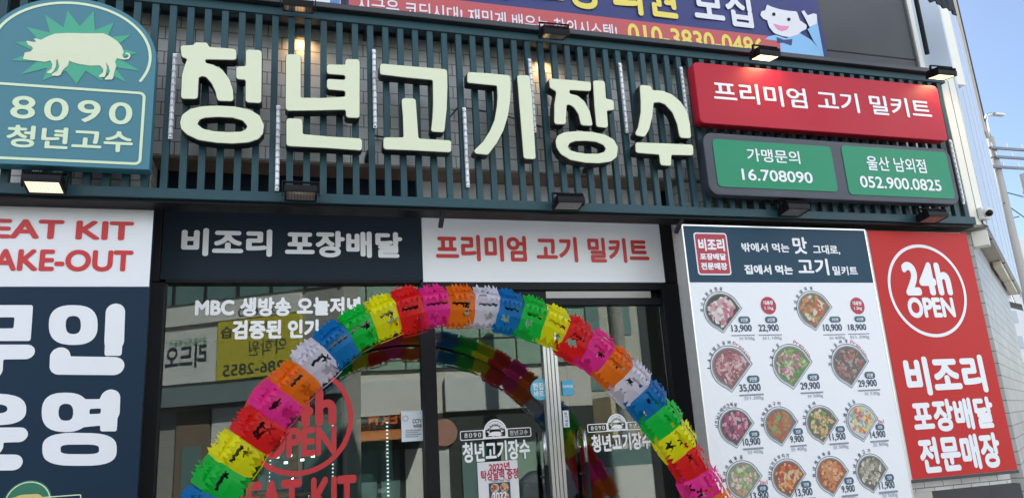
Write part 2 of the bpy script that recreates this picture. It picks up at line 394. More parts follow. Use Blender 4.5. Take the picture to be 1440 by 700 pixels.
m = MB(); wbox(m, .02, 5.3, -.58, -.02, 3.205, 3.227, mat('soffit_board', (.40, .37, .33), .6, var=.12)); m.build('soffit', wing)
for k in range(2):
    m = MB(); wbox(m, 1.9+k*1.5, 3.2+k*1.5, -.12, -.04, 3.14, 3.2, mat('tube_light_cover', (.62, .57, .44), .4)); m.build('soffit_light', wing)
m = MB()
for k in range(3): wbox(m, .5+1.6*k, .53+1.6*k, -.14, -.01, 3.195, 3.204, CHAR)
m.build('soffit_seam', wing)
m = MB(); wbox(m, .0, 4.5, -1.2, -.15, -.1, 3.2, TILE2); m.build('tiled_wall', wing)
m = MB(); wbox(m, .2, 5.3, -7, -.61, 3.25, 14.0, PALEMETAL); m.build('upper_wall', wing)
# flat column cover beside the grille
m = MB().box(6.055, 6.23, -.45, .2, 3.24, 4.78, PALEMETAL); m.box(6.062, 6.6, -.27, .2, 4.783, 9.6, PALEMETAL)
m.build('column_cover', wing, bevel=.004)
m = MB().box(6.145, 6.149, -.4525, -.45, 3.3, 4.7, CHAR); m.box(6.3, 6.306, -.2725, -.27, 4.8, 9.5, CHAR)
m.build('cover_seam', wing)
m = MB(); wbox(m, .0, .14, -.145, -.02, 3.06, 3.2, PALEMETAL); m.build('soffit_block', wing)
tag(MB().tube([at(1284, -20, -.5), at(1304, 76, -.5)], .022, BLACKM).build('drain_pipe'), 'thin dark slanting pipe in front of the pale corner cladding at top right', 'pipe')
m = MB()
aw = at(1315, -4, -.9)
vs = []; rs = random.Random(3)
for i in range(13):
    for j in range(4):
        p = at(1284+i*3.9, -40+j*(15+2.2*i*.33)+rs.uniform(-2, 2), -.9); vs.append((p.x, -.9-.12*(j/3)+rs.uniform(-.02, .02), p.z))
fs = [(i*4+j, i*4+j+1, (i+1)*4+j+1, (i+1)*4+j) for i in range(12) for j in range(3)]
m.add(vs, fs, mat('dark_awning_cloth', (.02, .025, .035), .7, var=.3))
o = m.build('awning'); tag(o, 'folded dark cloth awning at the very top of the pale corner', 'awning')
sm = o.modifiers.new('s', 'SOLIDIFY'); sm.thickness = .01

# ================================================================== GRILLE
YG = -.5
gr = thing('slat_grille', 'dark teal grille of upright metal slats carrying the shop signs', 'grille', (0, YG, 3.2))
m = MB(); x = -1.80; i = 0
while x < 6.03:
    m.box(x, x+.045, YG, YG+.045, 3.29, 4.66, GRILLE); x += .1122
m.build('slat_panel', gr, bevel=.002)
MB().box(-1.9, 6.04, YG-.012, YG+.08, 3.225, 3.295, GRILLE).build('rail', gr, bevel=.004)
MB().box(-1.9, 6.04, YG-.012, YG+.08, 4.635, 4.70, GRILLE).build('rail', gr, bevel=.004)
for xx in (-1.2, .55, 2.3, 4.1, 5.9):
    for z_ in (4.64, 3.635): MB().box(xx, xx+.04, YG+.082, -.252, z_, z_+.035, GRILLE).build('bracket', gr)
m = MB().box(-1.9, 6.04, YG+.02, -.3, 3.205, 3.222, BLACKM); m.build('underside_channel', gr)
# loose wiring behind the slats
cab = [at(520, 190, -.3), at(560, 196, -.28), at(600, 205, -.3), at(645, 150, -.4), at(700, 160, -.3), at(760, 178, -.3), at(800, 190, -.3)]
tag(MB().tube(cab, .006, ROOFBLACK, 6).build('cable'), 'thin black cable sagging behind the grille slats', 'cable')

# ---- LED tubes on the slats
tubes = [((244.5, 77), (241, 193), 'left of the first cream letter'), ((390, 150), (391, 266), 'between the first and second cream letters'),
         ((524, 71), (529.5, 178), 'left of the third cream letter'), ((653, 153), (658, 261), 'between the third and fourth cream letters'),
         ((744, 84), (753, 184), 'beside the fourth cream letter'), ((871, 90), (883, 185), 'left of the last cream letter'),
         ((958, 96), (968, 175), 'between the last cream letter and red sign'), ((1336, 198), (1356, 285), 'at the right end beside the green sign')]
for a, b, wh in tubes:
    p, q = at(*a, YG-.03), at(*b, YG-.03)
    t = thing('led_tube', 'white upright LED tube '+wh, 'light tube', (q.x, YG-.03, q.z), 'LED tubes on the grille')
    xx = (p.x+q.x)/2
    MB().tube([(xx, YG-.03, q.z), (xx, YG-.03, p.z)], .011, LED, 10).build('tube', t, smooth=False)
    m = MB()
    for k in range(12): zz = q.z+(p.z-q.z)*(k+.5)/12; m.box(xx-.0125, xx+.0125, YG-.043, YG-.034, zz-.006, zz+.006, mat('led_clip', (.45, .46, .5), .4))
    m.box(xx-.013, xx+.013, YG-.028, YG-.013, q.z-.01, p.z+.01, ALU); m.build('mount', t)

# ---- cream channel letters
YL = -.62
LET = [
 ('청', 4.12, 240, 50, [
   [(52, 58), (130, 56), (138, 40), (216, 40), (224, 66), (385, 78), (385, 148), (205, 144), (195, 160), (160, 175), (96, 140), (60, 132)],
   [(96, 132), (202, 140), (206, 160), (245, 168), (300, 195), (345, 255), (366, 320), (369, 387), (268, 384), (258, 330), (235, 280), (205, 246), (185, 241), (166, 247), (161, 374), (56, 372), (62, 230), (78, 175)],
   [(432, 80), (532, 85), (530, 398), (430, 393), (432, 262), (376, 258), (376, 178), (432, 178)],
   [(50, 505), (63, 460), (110, 425), (180, 409), (270, 405), (370, 410), (460, 428), (520, 465), (545, 520), (540, 570), (510, 605), (450, 625), (360, 631), (260, 626), (160, 610), (95, 580), (58, 545)]],
  [[(158, 515), (170, 492), (200, 481), (280, 477), (360, 481), (415, 496), (441, 525), (433, 545), (405, 556), (330, 558), (250, 553), (190, 540)]]),
 ('년', 4.243, 390, 60, [
   [(48, 69), (144, 69), (143, 328), (260, 330), (402, 322), (402, 293), (292, 285), (292, 215), (402, 222), (402, 200), (291, 192), (291, 128), (402, 132), (403, 96), (495, 100), (495, 456), (405, 452), (405, 406), (250, 410), (46, 412)],
   [(50, 450), (153, 453), (155, 545), (300, 558), (509, 571), (509, 649), (300, 634), (50, 622)]], []),
 ('고', 4.67, 520, 80, [
   [(62, 43), (300, 64), (510, 82), (513, 200), (508, 350), (492, 502), (397, 496), (408, 400), (412, 300), (410, 158), (240, 142), (63, 122)],
   [(204, 270), (304, 272), (313, 400), (322, 535), (540, 548), (538, 633), (300, 620), (85, 612), (85, 527), (218, 528), (214, 400)]], []),
 ('기', 4.67, 640, 90, [
   [(75, 52), (220, 61), (366, 76), (368, 150), (364, 250), (350, 340), (320, 440), (275, 525), (218, 602), (108, 592), (116, 572), (178, 512), (225, 440), (255, 370), (270, 290), (275, 215), (271, 148), (76, 130)],
   [(402, 72), (490, 74), (505, 200), (520, 430), (532, 632), (447, 626), (425, 350)]], []),
 ('장', 4.83, 760, 95, [
   [(52, 73), (200, 84), (345, 98), (345, 167), (200, 158), (196, 180), (120, 175), (60, 142)],
   [(100, 140), (196, 150), (200, 178), (250, 190), (300, 230), (338, 300), (359, 403), (272, 397), (255, 320), (225, 275), (195, 257), (179, 260), (174, 392), (90, 391), (90, 250), (103, 180)],
   [(352, 86), (438, 90), (447, 213), (500, 222), (502, 295), (453, 298), (462, 416), (376, 408), (362, 250)],
   [(98, 500), (112, 462), (160, 438), (250, 430), (350, 436), (440, 455), (500, 490), (528, 545), (521, 610), (480, 643), (400, 655), (300, 651), (200, 632), (135, 592), (105, 545)]],
  [[(188, 540), (200, 517), (240, 504), (310, 503), (380, 510), (425, 530), (440, 552), (430, 573), (390, 584), (310, 584), (240, 573), (200, 560)]]),
 ('수', 5.0, 875, 105, [
   [(118, 70), (206, 79), (211, 108), (280, 112), (350, 140), (410, 190), (455, 260), (478, 350), (485, 454), (401, 449), (383, 350), (350, 270), (300, 215), (260, 200), (222, 202), (213, 300), (190, 390), (158, 444), (78, 430), (108, 370), (126, 270), (126, 180)],
   [(87, 474), (300, 482), (501, 491), (501, 573), (346, 569), (346, 647), (264, 641), (257, 567), (200, 562), (90, 554)]], [])]
for ch, sc, ox, oy, sol, hol in LET:
    L = union([px(l, YL, sc, ox, oy) for l in sol], [px(l, YL, sc, ox, oy) for l in hol], .0055, .020)
    xs = [p[0] for l in L for p in l]; zs = [p[1] for l in L for p in l]
    t = thing('channel_letter', 'big cream channel letter %s on the slat grille' % ch, 'sign letter', (min(xs), YL, min(zs)), 'cream sign letters on the grille')
    MB().flat(L, YL+.004, DARKSIDE, .082).build('return', t)
    MB().flat(offset(L, -.006, .0055), YL-.006, CREAM, .009, .0015).build('face', t)

# ---- round topped pig sign
YS = -.64
pg = thing('pig_sign', 'teal round topped sign with a cream pig and the number 8090', 'sign', (-1.3, YS, 3.36))
xl, xr, zb, zt = -1.795, -.838, 3.372, 4.525
xc = (xl+xr)/2; rad = (xr-xl)/2; rz_ = .39
outl = [(xl, zb), (xr, zb)]+ell(xc, zt-rz_, rad, rz_, 40, 0, 180)
MB().flat([outl], YS, SIGNTEAL, .10, .005).build('panel', pg)
def frame_stroke(pts, wd_, closed=True):
    pts = list(pts)+([pts[0]] if closed else []); return union([], [], .005, 0, [(pts, wd_)])
zc = zt-rz_
arcp = ell(xc, zc, rad-.03, rz_-.035, 48, -27, 208)
MB().flat(frame_stroke(arcp, .0085, False), YS-.003, PALE).build('border_line', pg)
p1, p2 = at(2, 118, YS), at(200, 231, YS)
MB().flat(frame_stroke(rrect(xl+.03, xr-.05, p2.z, p1.z, .03), .0085), YS-.004, PALE).build('border_line', pg)
star = []
spk = [(555, 90), (770, 95), (935, 190), (1075, 290), (1130, 440), (1150, 585), (1040, 680), (840, 668), (630, 692), (350, 665), (170, 615), (90, 500), (120, 350), (215, 225), (370, 125)]
for i, (sx, sy) in enumerate(spk):
    star.append((sx, sy)); nx_, ny_ = spk[(i+1) % len(spk)]
    mx_, my_ = (sx+nx_)/2-640, (sy+ny_)/2-430; star.append((640+mx_*.66, 430+my_*.62))
MB().flat([px(star, YS, 5.833)], YS-.003, SIGNGREEN).build('starburst', pg)
pig = [(190, 490), (205, 435), (225, 432), (255, 425), (272, 405), (265, 388), (235, 375), (216, 343), (232, 340), (275, 350), (300, 348), (278, 322), (300, 320), (335, 332), (400, 300), (450, 281), (550, 275), (700, 278), (850, 278), (900, 300), (960, 340), (1000, 385), (1015, 430), (1003, 460), (1015, 478), (1040, 482), (1058, 465), (1050, 452), (1030, 448), (1033, 436), (1060, 440), (1072, 462), (1058, 488), (1015, 494), (960, 482), (945, 510), (955, 545), (940, 590), (930, 640), (918, 656), (863, 657), (860, 648), (890, 620), (903, 590), (893, 550), (870, 515), (878, 560), (870, 610), (858, 636), (813, 635), (812, 625), (843, 600), (850, 572), (820, 540), (740, 543), (650, 530), (590, 512), (570, 500), (560, 540), (515, 580), (500, 615), (480, 627), (430, 625), (425, 613), (470, 588), (488, 550), (473, 490), (463, 500), (460, 550), (438, 590), (418, 606), (388, 603), (388, 594), (425, 568), (430, 530), (415, 500), (370, 512), (280, 500)]
MB().flat([px(pig, YS-.003, 5.833)], YS-.007, PIGC, .003).build('pig_emblem', pg)
letter(pg, '8090', (17, 134), (185, 176), YS-.004, PALE, .012, .0, 1.25)
letter(pg, '청년고수', (11, 175), (186, 215), YS-.004, PALE, .026, .012)

# ---- red sign and green double sign
YR = -.64
rs_ = thing('red_sign', 'long crimson sign with white letters at the right of the grille', 'sign', (4.5, YR, 4.0))
a, b = at(975, 88, YR), at(1333, 196, YR)
MB().flat([rrect(a.x, b.x, b.z-.01, a.z, .035)], YR, REDSIGN, .095, .006).build('panel', rs_)
letter(rs_, '프리미엄 고기 밀키트', (1001, 113), (1312, 168), YR-.003, WTX, .018, .012)
gs = thing('green_sign', 'dark framed double sign with two green phone number panels', 'sign', (4.5, YR, 3.37))
a, b = at(988, 187, YR), at(1350, 287, YR)
MB().flat([rrect(a.x, b.x, b.z, a.z, .08)], YR, SLATE, .09, .006).build('frame', gs)
gsf = []
for (tl, br) in (((1001, 196), (1178, 270)), ((1182, 205), (1343, 280))):
    p, q = at(*tl, YR), at(*br, YR)
    gsf.append(MB().flat([rrect(p.x, q.x, q.z, p.z, .035)], YR-.006, GREEN, .005, .002).build('face', gs))
letter(gsf[0], '가맹문의', (1049, 208), (1126, 231), YR-.0095, WTX, .014, .008)
letter(gsf[0], '16.708090', (1042, 237), (1144, 258), YR-.0095, WTX, .018, .006)
letter(gsf[1], '울산 남외점', (1217, 219), (1304, 244), YR-.0095, WTX, .014, .008)
letter(gsf[1], '052.900.0825', (1208, 247), (1325, 269), YR-.0095, WTX, .018, .006)

# ---- flood lamps
WARM = mat('lit_lamp_glass', (.9, .8, .6), .3, emit=(1, .70, .30), es=2.2)
def lamp_proto():
    t = thing('flood_lamp', '', 'lamp')
    m = MB(); m.box(-.105, .105, -.075, .075, 0, .035, BLACKM)
    m.box(-.105, .105, -.075, -.062, -.012, 0, BLACKM).box(-.105, .105, .062, .075, -.012, 0, BLACKM).box(-.105, -.092, -.062, .062, -.012, 0, BLACKM).box(.092, .105, -.062, .062, -.012, 0, BLACKM)
    hs_ = m.build('housing', t, bevel=.002)
    m = MB()
    for k in range(16): x = -.098+k*.0131; m.box(x-.0015, x+.0015, -.07, .07, .036, .062, BLACKM)
    m.build('cooling_fin', hs_)
    m = MB(); m.box(-.122, -.116, -.012, .012, -.005, .09, BLACKM).box(.116, .122, -.012, .012, -.005, .09, BLACKM).box(-.122, .122, -.012, .012, .0905, .0965, BLACKM)
    m.build('bracket', t)
    m = MB().box(-.091, .091, -.061, .061, -.008, -.004, LAMPGLASS)
    for k in range(9): x = -.08+k*.02; m.box(x-.003, x+.003, -.05, .05, -.0095, -.0082, mat('lamp_rib', (.18, .15, .13), .2))
    m.build('lens', t)
    return t
lp0 = lamp_proto(); lps = [lp0]+[copy_tree(lp0) for _ in range(8)]
lamps = [((419, 13), -.66, 'unlit black flood lamp on the ledge above the second cream letter', 0, 14), ((779, 52), -.66, 'unlit black flood lamp on the ledge above the fifth cream letter', 0, 14),
         ((1076, 82), -.70, 'lit warm flood lamp above the middle of the red sign', 1, 10), ((1324, 109), -.70, 'lit warm flood lamp at the right end of the ledge', 1, 10),
         ((62, 264), -.60, 'lit warm flood lamp under the pig sign', 2, -14), ((423, 276), -.60, 'unlit flood lamp on the lower rail above the navy panel', 0, -8),
         ((800, 290), -.60, 'unlit flood lamp on the lower rail above the white panel', 0, -8), ((1117, 299), -.60, 'unlit flood lamp on the lower rail above the menu board', 0, -8),
         ((1312, 309), -.60, 'unlit flood lamp on the lower rail tinted by the red board below it', 0, -8)]
for i, (p, Y, lab, lit, tilt) in enumerate(lamps):
    t = lps[i]
    q = at(*p, Y); t.location = (q.x, Y, q.z+.01); t.rotation_euler = (R(tilt), 0, R(random.uniform(-2, 2)))
    tag(t, lab, 'lamp', 'flood lamps on the shop front')
    if i < 2:
        al = bpy.data.lights.new('lamp_light', 'SPOT'); al.energy = 1.0; al.color = (1, .60, .26); al.spot_size = R(125); al.spot_blend = 1; al.shadow_soft_size = .006
        ao = bpy.data.objects.new('lamp_light', al); col.objects.link(ao); ao.parent = t; ao.location = (.03, .29, -.08); ao.rotation_euler = (R(25), 0, 0)
    if lit:
        ln = [c for c in t.children if c.name.startswith('lens')][0]; ln.data = ln.data.copy(); ln.data.materials[0] = WARM
        if lit == 2: ln.data.materials[0] = mat('lit_heater_glass', (.8, .6, .4), .3, emit=(1, .80, .58), es=.5)
        if lit == 2: ln.data.materials[1] = mat('lit_rib', (.5, .3, .15), .3, emit=(1, .5, .18), es=.5)
        if lit == 2: continue
        al = bpy.data.lights.new('lamp_light', 'AREA'); al.shape = 'RECTANGLE'; al.size = .17; al.size_y = .11; al.energy = .8 if lit == 1 else .25; al.color = (1, .70, .36)
        ao = bpy.data.objects.new('lamp_light', al); col.objects.link(ao); ao.parent = t; ao.location = (0, 0, -.014)

# ---- banner above the ledge
YB = -.275
bn = thing('cloth_banner', 'navy printed cloth banner with a red strip and a smiling boy above the ledge', 'banner', (.2, YB, 4.9))
NAVYB = mat('banner_navy', (.035, .042, .16), .6, var=.15, vscale=4)
REDB = mat('banner_red', (.50, .09, .10), .6, var=.12, vscale=4)
YEL = mat('banner_yellow', (.78, .62, .12), .6, var=.05)
LBLUE = mat('banner_light_blue', (.24, .47, .74), .6)
PINK = mat('banner_pink', (.75, .25, .42), .6)
xe = 4.93; xs0 = .42
# slightly rippled cloth sheet
m = MB(); nx_, nz_ = 60, 16; vs = []
for i in range(nx_+1):
    for j in range(nz_+1):
        vs.append((xs0+(xe-xs0)*i/nx_, YB+.003*math.sin(i*.9+j*.7)+.003*math.sin(i*.31-j*1.3), 4.86+1.9*j/nz_))
m.add(vs, [(i*(nz_+1)+j, (i+1)*(nz_+1)+j, (i+1)*(nz_+1)+j+1, i*(nz_+1)+j+1) for i in range(nx_) for j in range(nz_)], NAVYB)
m.build('cloth', bn, smooth=True)
YB2 = YB-.012
p = at(1100, 56, YB2)
MB().box(xs0+.02, p.x, YB2, YB2+.001, 4.85, 5.075, REDB).build('red_strip', bn)
letter(bn, '지금은 코딩시대! 재밌게 배우는 창의시스템!', (502, -6), (869, 57), YB2-.003, mat('banner_white', (.72, .70, .74), .6), .012, .006)
YB3 = YB2-.003
def zrect(txt, x0p, x1p, z0, z1, mt, b, e):
    xa, xb = at(x0p, 20, YB3).x, at(x1p, 40, YB3).x
    MB().flat(fit(text_loops(txt, b, e), xa, z0, xb, z1), YB3, mt).build('lettering', bn)
zrect('010-3830-0486', 880, 1070, 4.845, 5.04, YEL, .022, .0)
zrect('코딩 회원', 746, 956, 5.13, 5.56, YEL, .028, .016)
zrect('모집', 977, 1061, 5.135, 5.53, MATS['banner_white'], .028, .016)
zrect('로봇', 640, 722, 5.13, 5.56, YEL, .028, .016)
C2 = (3.6, 780, 0)
m = MB()
m.flat([px([(1085, 185), (1120, 178), (1170, 195), (1240, 168), (1300, 205), (1340, 250), (1364, 287), (1145, 268), (1140, 210), (1065, 200)], YB2, *C2)], YB2-.001, LBLUE)
m.flat([px([(1280, 150), (1330, 115), (1362, 285), (1310, 210)], YB2, *C2)], YB2-.002, LBLUE)
MW = MATS['banner_white']
m.flat([opening([px([(1074, 25), (1065, 55), (1045, 60), (1040, 80), (1055, 98), (1075, 105), (1085, 140), (1110, 170), (1150, 185), (1190, 190), (1230, 178), (1250, 160), (1272, 150), (1276, 130), (1255, 115), (1240, 105), (1225, 60), (1190, 58), (1140, 50), (1100, 38)], YB2, *C2)], .012, .006)[0]], YB2-.003, MW)
m.flat([px([(1248, 60), (1262, 55), (1280, 80), (1310, 70), (1326, 75), (1328, 120), (1290, 140), (1275, 110)], YB2, *C2)], YB2-.003, MW)
m.flat([px([(1105, 122), (1145, 133), (1187, 135), (1176, 152), (1150, 160), (1125, 150)], YB2, *C2)], YB2-.005, PINK)
for ex, ey in ((1108, 75), (1184, 101)): m.flat([px(ell(ex, ey, 9, 9, 14), YB2, *C2)], YB2-.005, BLACKM)
m.flat([px([(1122, 190), (1160, 205), (1202, 200), (1198, 232), (1160, 218), (1128, 218)], YB2, *C2)], YB2-.005, NAVYB)
m.build('boy_print', bn)
tag(MB().box(.05, .38, -.27, -.265, 4.88, 5.4, mat('white_notice', (.7, .72, .76), .5)).box(.30, .375, -.2712, -.2702, 4.88, 5.4, mat('notice_blue', (.1, .2, .45), .5)).build('notice_panel'),
    'small white and blue panel at the left end of the navy banner', 'panel')

# ================================================================== SHOP FRONT
YP = 0.0
# navy and white panels above the glass
nv = thing('fascia_panel', 'dark navy panel with white letters above the left shop window', 'sign', (.1, YP, 2.79))
MB().box(-.83, 1.003, YP, YP+.06, 2.80, 3.597, NAVY2).build('panel', nv)
letter(nv, '비조리 포장배달', (256, 320), (566, 363), YP-.003, WTX, .042, .02, 1.02)
wp = thing('fascia_panel', 'white panel with red letters above the glass doors', 'sign', (2.0, YP, 2.78))
MB().box(1.010, 3.072, YP-.012, YP+.06, 2.783, 3.597, WHITE).build('panel', wp)
letter(wp, '프리미엄 고기 밀키트', (612, 329), (914, 370), YP-.015, REDTX, .036, .02, 1.02)

# dark storefront frame
fr = thing('storefront_frame', 'black metal frame holding the shop window and glass doors', 'frame', (1.1, 0, 0))
for x0, x1 in ((-.883, -.795), (.985, 1.085), (3.03, 3.187)): MB().box(x0, x1, -.02, .10, 0, 2.775 if x0 > 3 or x0 < 0 else 2.78, BLACKM).build('post', fr, bevel=.003)
for x0, x1 in ((3.075, 3.187), (-.883, -.833)): MB().box(x0, x1, -.018, .10, 2.782, 3.597, BLACKM).build('upper_post', fr, bevel=.003)
m = MB().box(-.792, .982, -.015, .10, 2.775, 2.797, BLACKM).box(1.088, 3.027, -.015, .10, 2.72, 2.78, BLACKM); m.build('head_rail', fr, bevel=.002)
MB().box(2.0, 2.93, .0, .06, 2.655, 2.71, mat('closer_bar', (.34, .33, .31), .45, metal=.3, var=.1)).build('door_closer', fr)
m = MB().box(1.088, 1.998, .01, .09, 2.60, 2.718, BLACKM).box(2.001, 3.027, .065, .09, 2.60, 2.718, BLACKM).box(2.001, 3.027, .01, .09, 2.60, 2.652, BLACKM); m.build('transom', fr)
MB().box(-.792, .982, -.01, .1, 0, .12, BLACKM).build('sill', fr)

YW = .042
win = thing('shop_window', 'big left shop window with white and red vinyl lettering', 'window', (.1, .05, .12))
MB().box(-.80, .99, .05, .058, .11, 2.78, GLASS).build('pane', win)
WV = mat('white_window_vinyl', (.84, .83, .83), .5)
letter(win, 'MBC 생방송 오늘저녁', (275, 418), (507, 443), YW, WV, .046, .015, 1.03)
letter(win, '검증된 인기', (327, 450), (448, 475), YW, WV, .048, .015)
RV = mat('red_window_vinyl', (.52, .03, .035), .5)
cc = at(420, 590, YW); rx = at(499, 590, YW).x-cc.x-.01
MB().flat([ell(cc.x, cc.z, rx, rx*1.0, 64), ell(cc.x, cc.z, rx-.035, rx-.035, 64)], YW, RV).build('ring', win)
letter(win, '24h', (372, 549), (473, 597), YW, RV, .045, .015, 1.08)
letter(win, 'OPEN', (368, 603), (473, 639), YW, RV, .040, .015)
letter(win, 'MEAT KIT', (310, 680), (502, 720), YW, RV, .04, .02)
cctv = thing('cctv_notice', 'white paper notice about CCTV stuck on the glass left of the black post', 'notice', (.9, .04, 1.75))
a, b = at(564, 578, YW), at(595, 619, YW)
MB().box(a.x, b.x, YW-.001, YW+.001, b.z, a.z, mat('notice_paper', (.66, .70, .74), .6)).build('sheet', cctv)
DK = mat('dark_print', (.04, .05, .08), .6)
letter(cctv, 'CCTV', (580, 589), (593, 594), YW-.003, DK, .02, 0); letter(cctv, '녹화중', (581, 596), (593, 601), YW-.003, DK, .02, 0)
m = MB()
for k in range(4): q0, q1 = at(570, 604+k*3, YW), at(592-4*(k % 2), 604.8+k*3, YW); m.box(q0.x, q1.x, YW-.003, YW-.0025, q1.z, q0.z, mat('grey_print', (.35, .38, .42), .6))
m.build('small_print', cctv)
ce = at(570, 588, YW); MB().flat([ell(ce.x, ce.z, .022), ell(ce.x, ce.z, .016)], YW-.003, MATS['grey_print']).build('camera_mark', cctv)

# doors
def emblem(t, x0, x1, ytop, ymid, ybot, side):
    """white vinyl badge: half sun over a pig, name plates left and right"""
    (ax_, ay), (bx_, by) = x0, x1
    p, q = at(ax_, ay, YW), at(bx_, by, YW)
    wdt = q.x-p.x; zc_ = (p.z+q.z)/2; h = wdt*.125; xm = p.x+wdt*.49
    r0 = wdt*.165
    m = MB()
    m.flat([rrect(p.x, q.x, zc_-h/2, zc_+h/2, .012), rrect(p.x+.006, xm-r0-.006, zc_-h/2+.006, zc_+h/2-.006, .008), rrect(xm+r0+.006, q.x-.006, zc_-h/2+.006, zc_+h/2-.006, .008), ell(xm, zc_+h*.12, r0*.86, r0*.9, 30, -20, 200)], YW, WV)
    m.flat([ell(xm, zc_+h*.1, r0, r0*1.1, 40, -18, 198)+ell(xm, zc_+h*.1, r0*.88, r0*.96, 40, -18, 198)[::-1]], YW-.001, WV)
    for k in range(9):
        q0 = R(10+20*k); c0 = (xm+r0*.50*math.cos(q0), zc_+h*.1+r0*.55*math.sin(q0)); c1 = (xm+r0*.8*math.cos(q0), zc_+h*.1+r0*.88*math.sin(q0)); n_ = (-math.sin(q0)*r0*.09, math.cos(q0)*r0*.09)
        m.flat([[(c0[0]-n_[0], c0[1]-n_[1]), (c0[0]+n_[0], c0[1]+n_[1]), c1]], YW, WV)
    pp = [(x, -y) for x, y in pig]; cx_, cz_ = 640, -460; k = r0*1.25/900
    m.flat([[(xm+(x-cx_)*k, zc_-h*.1+(z-cz_)*k) for x, z in pp]], YW-.002, WV)
    m.flat(fit(text_loops('8090', .0, 0, 1.3), p.x+wdt*.06, zc_-h*.24, xm-r0-.02, zc_+h*.24), YW-.001, WV)
    m.flat(fit(text_loops('청년고수', .0, 0, 1.1), xm+r0+.02, zc_-h*.26, q.x-wdt*.05, zc_+h*.26), YW-.001, WV)
    m.build('emblem', t)
doors = []
for side, (x0, x1) in enumerate(((1.09, 2.003), (2.009, 3.025))):
    d = thing('glass_door', ['left glass door with a poster and white emblem', 'right glass door with only the white emblem and letters'][side], 'door', ((x0+x1)/2, .05, 0), 'glass double doors')
    MB().box(x0, x1, .05, .058, .02, 2.60, GLASS).build('pane', d)
    st = (x1-.055, x1) if side == 0 else (x0, x0+.055)
    m = MB().box(st[0], st[1], .02, .09, .02, 2.598, ALU); mid = (st[0]+st[1])/2; m.box(mid-.003, mid+.003, .0165, .02, .02, 2.598, CHAR); m.build('stile', d, bevel=.003)
    m = MB().box(x0 if side else x0, x1, .025, .085, .0, .10, ALU); m.build('bottom_rail', d)
    hx = at(767 if side == 0 else 824, 640, -.03).x
    m = MB()
    zt_ = at(770, 606, -.03).z; zmid = at(770, 655, -.03).z
    m.tube([(hx, -.03, zmid), (hx, -.03, zt_)], .016, STEEL, 12).tube([(hx, .13, zmid), (hx, .13, zt_)], .016, STEEL, 12)
    m.tube([(hx, -.03, .45), (hx, -.03, zmid)], .019, BLACKM, 12).tube([(hx, .13, .45), (hx, .13, zmid)], .019, BLACKM, 12)
    for zz in (zt_-.06, zmid-.08): m.tube([(hx, -.03, zz), (hx, .048, zz)], .008, STEEL, 8)
    m.build('handle', d, smooth=True)
    if side == 0:
        emblem(d, (647, 612), (747, 607), 0, 0, 0, 0); letter(d, '청년고기장수', (650, 622), (746, 644), YW, WV, .032, .015)
    else:
        emblem(d, (826, 602), (910, 597), 0, 0, 0, 1); letter(d, '청년고기장수', (831, 611), (917, 630), YW, WV, .032, .015)
    doors.append(d)
po = thing('paper_poster', 'white calendar gift poster with red letters on the left glass door', 'poster', (1.6, .04, 1.0))
a, b = at(671, 650, YW), at(733, 740, YW)
MB().box(a.x, b.x, YW-.001, YW+.001, b.z, a.z, mat('poster_paper', (.70, .68, .69), .6)).build('sheet', po)
RT = mat('crimson_print', (.45, .01, .06), .6)
letter(po, '2022년', (687, 650.5), (717, 660), YW-.003, RT, .03, 0); letter(po, '탁상달력 증정', (676, 661), (729, 672), YW-.003, RT, .03, 0)
letter(po, 'Happy New Year', (690, 673.5), (718, 677), YW-.003, DK, 0, 0)
def blobs(m, poly_in, bounds, Y, cols, n, smin, smax, rnd, aspect=1.6):
    for k in range(n):
        for _ in range(20):
            x = rnd.uniform(bounds[0], bounds[1]); z = rnd.uniform(bounds[2], bounds[3])
            s_ = rnd.uniform(smin, smax); a_ = rnd.uniform(0, math.pi)
            sa = aspect*rnd.uniform(.7, 1.3)
            pts = [(x+s_*sa*math.cos(q)*math.cos(a_)*rr_-s_*math.sin(q)*math.sin(a_)*rr_, z+s_*sa*math.cos(q)*math.sin(a_)*rr_+s_*math.sin(q)*math.cos(a_)*rr_) for q, rr_ in ((2*math.pi*i/9, rnd.uniform(.75, 1.15)) for i in range(9))]
            if all(poly_in(p) for p in pts):
                m.add([(p[0], Y-.00002*k, p[1]) for p in pts], [tuple(range(9))], rnd.choice(cols)); break
FOOD = {}
def fc(c):
    if c not in FOOD: FOOD[c] = mat('food_print_%d' % len(FOOD), c, .45, var=.35, vscale=60)
    return FOOD[c]
rnd = random.Random(5)
a, b = at(687, 679, YW), at(720, 730, YW)
m = MB().box(a.x, b.x, YW-.004, YW-.002, b.z, a.z, DK)
for cx_, cz_ in ((.28, .86), (.72, .86), (.28, .62), (.72, .62), (.28, .2), (.72, .2)):
    X, Z, r_ = a.x+(b.x-a.x)*cx_, b.z+(a.z-b.z)*cz_, (b.x-a.x)*.2
    m.add([(p[0], YW-.0045, p[1]) for p in ell(X, Z, r_, r_, 16)], [tuple(range(16))], fc((.5, .45, .4)))
    blobs(m, lambda p: (p[0]-X)**2+(p[1]-Z)**2 < r_*r_, (X-r_, X+r_, Z-r_, Z+r_), YW-.005, [fc((.45, .12, .04)), fc((.6, .3, .08)), fc((.3, .05, .03))], 16, .005, .012, rnd)
pho = m.build('photo', po)
letter(pho, '2022', (692, 692), (713, 701), YW-.007, WTX, .03, 0)
ns = thing('round_sticker', 'round light blue sticker beside the aluminium door stile', 'sticker', (1.9, .04, 2))
ce = at(760, 547, YW)
MB().flat([ell(ce.x, ce.z, .082)], YW-.001, mat('sky_blue_sticker', (.10, .42, .55), .5, var=.06)).build('disc', ns)
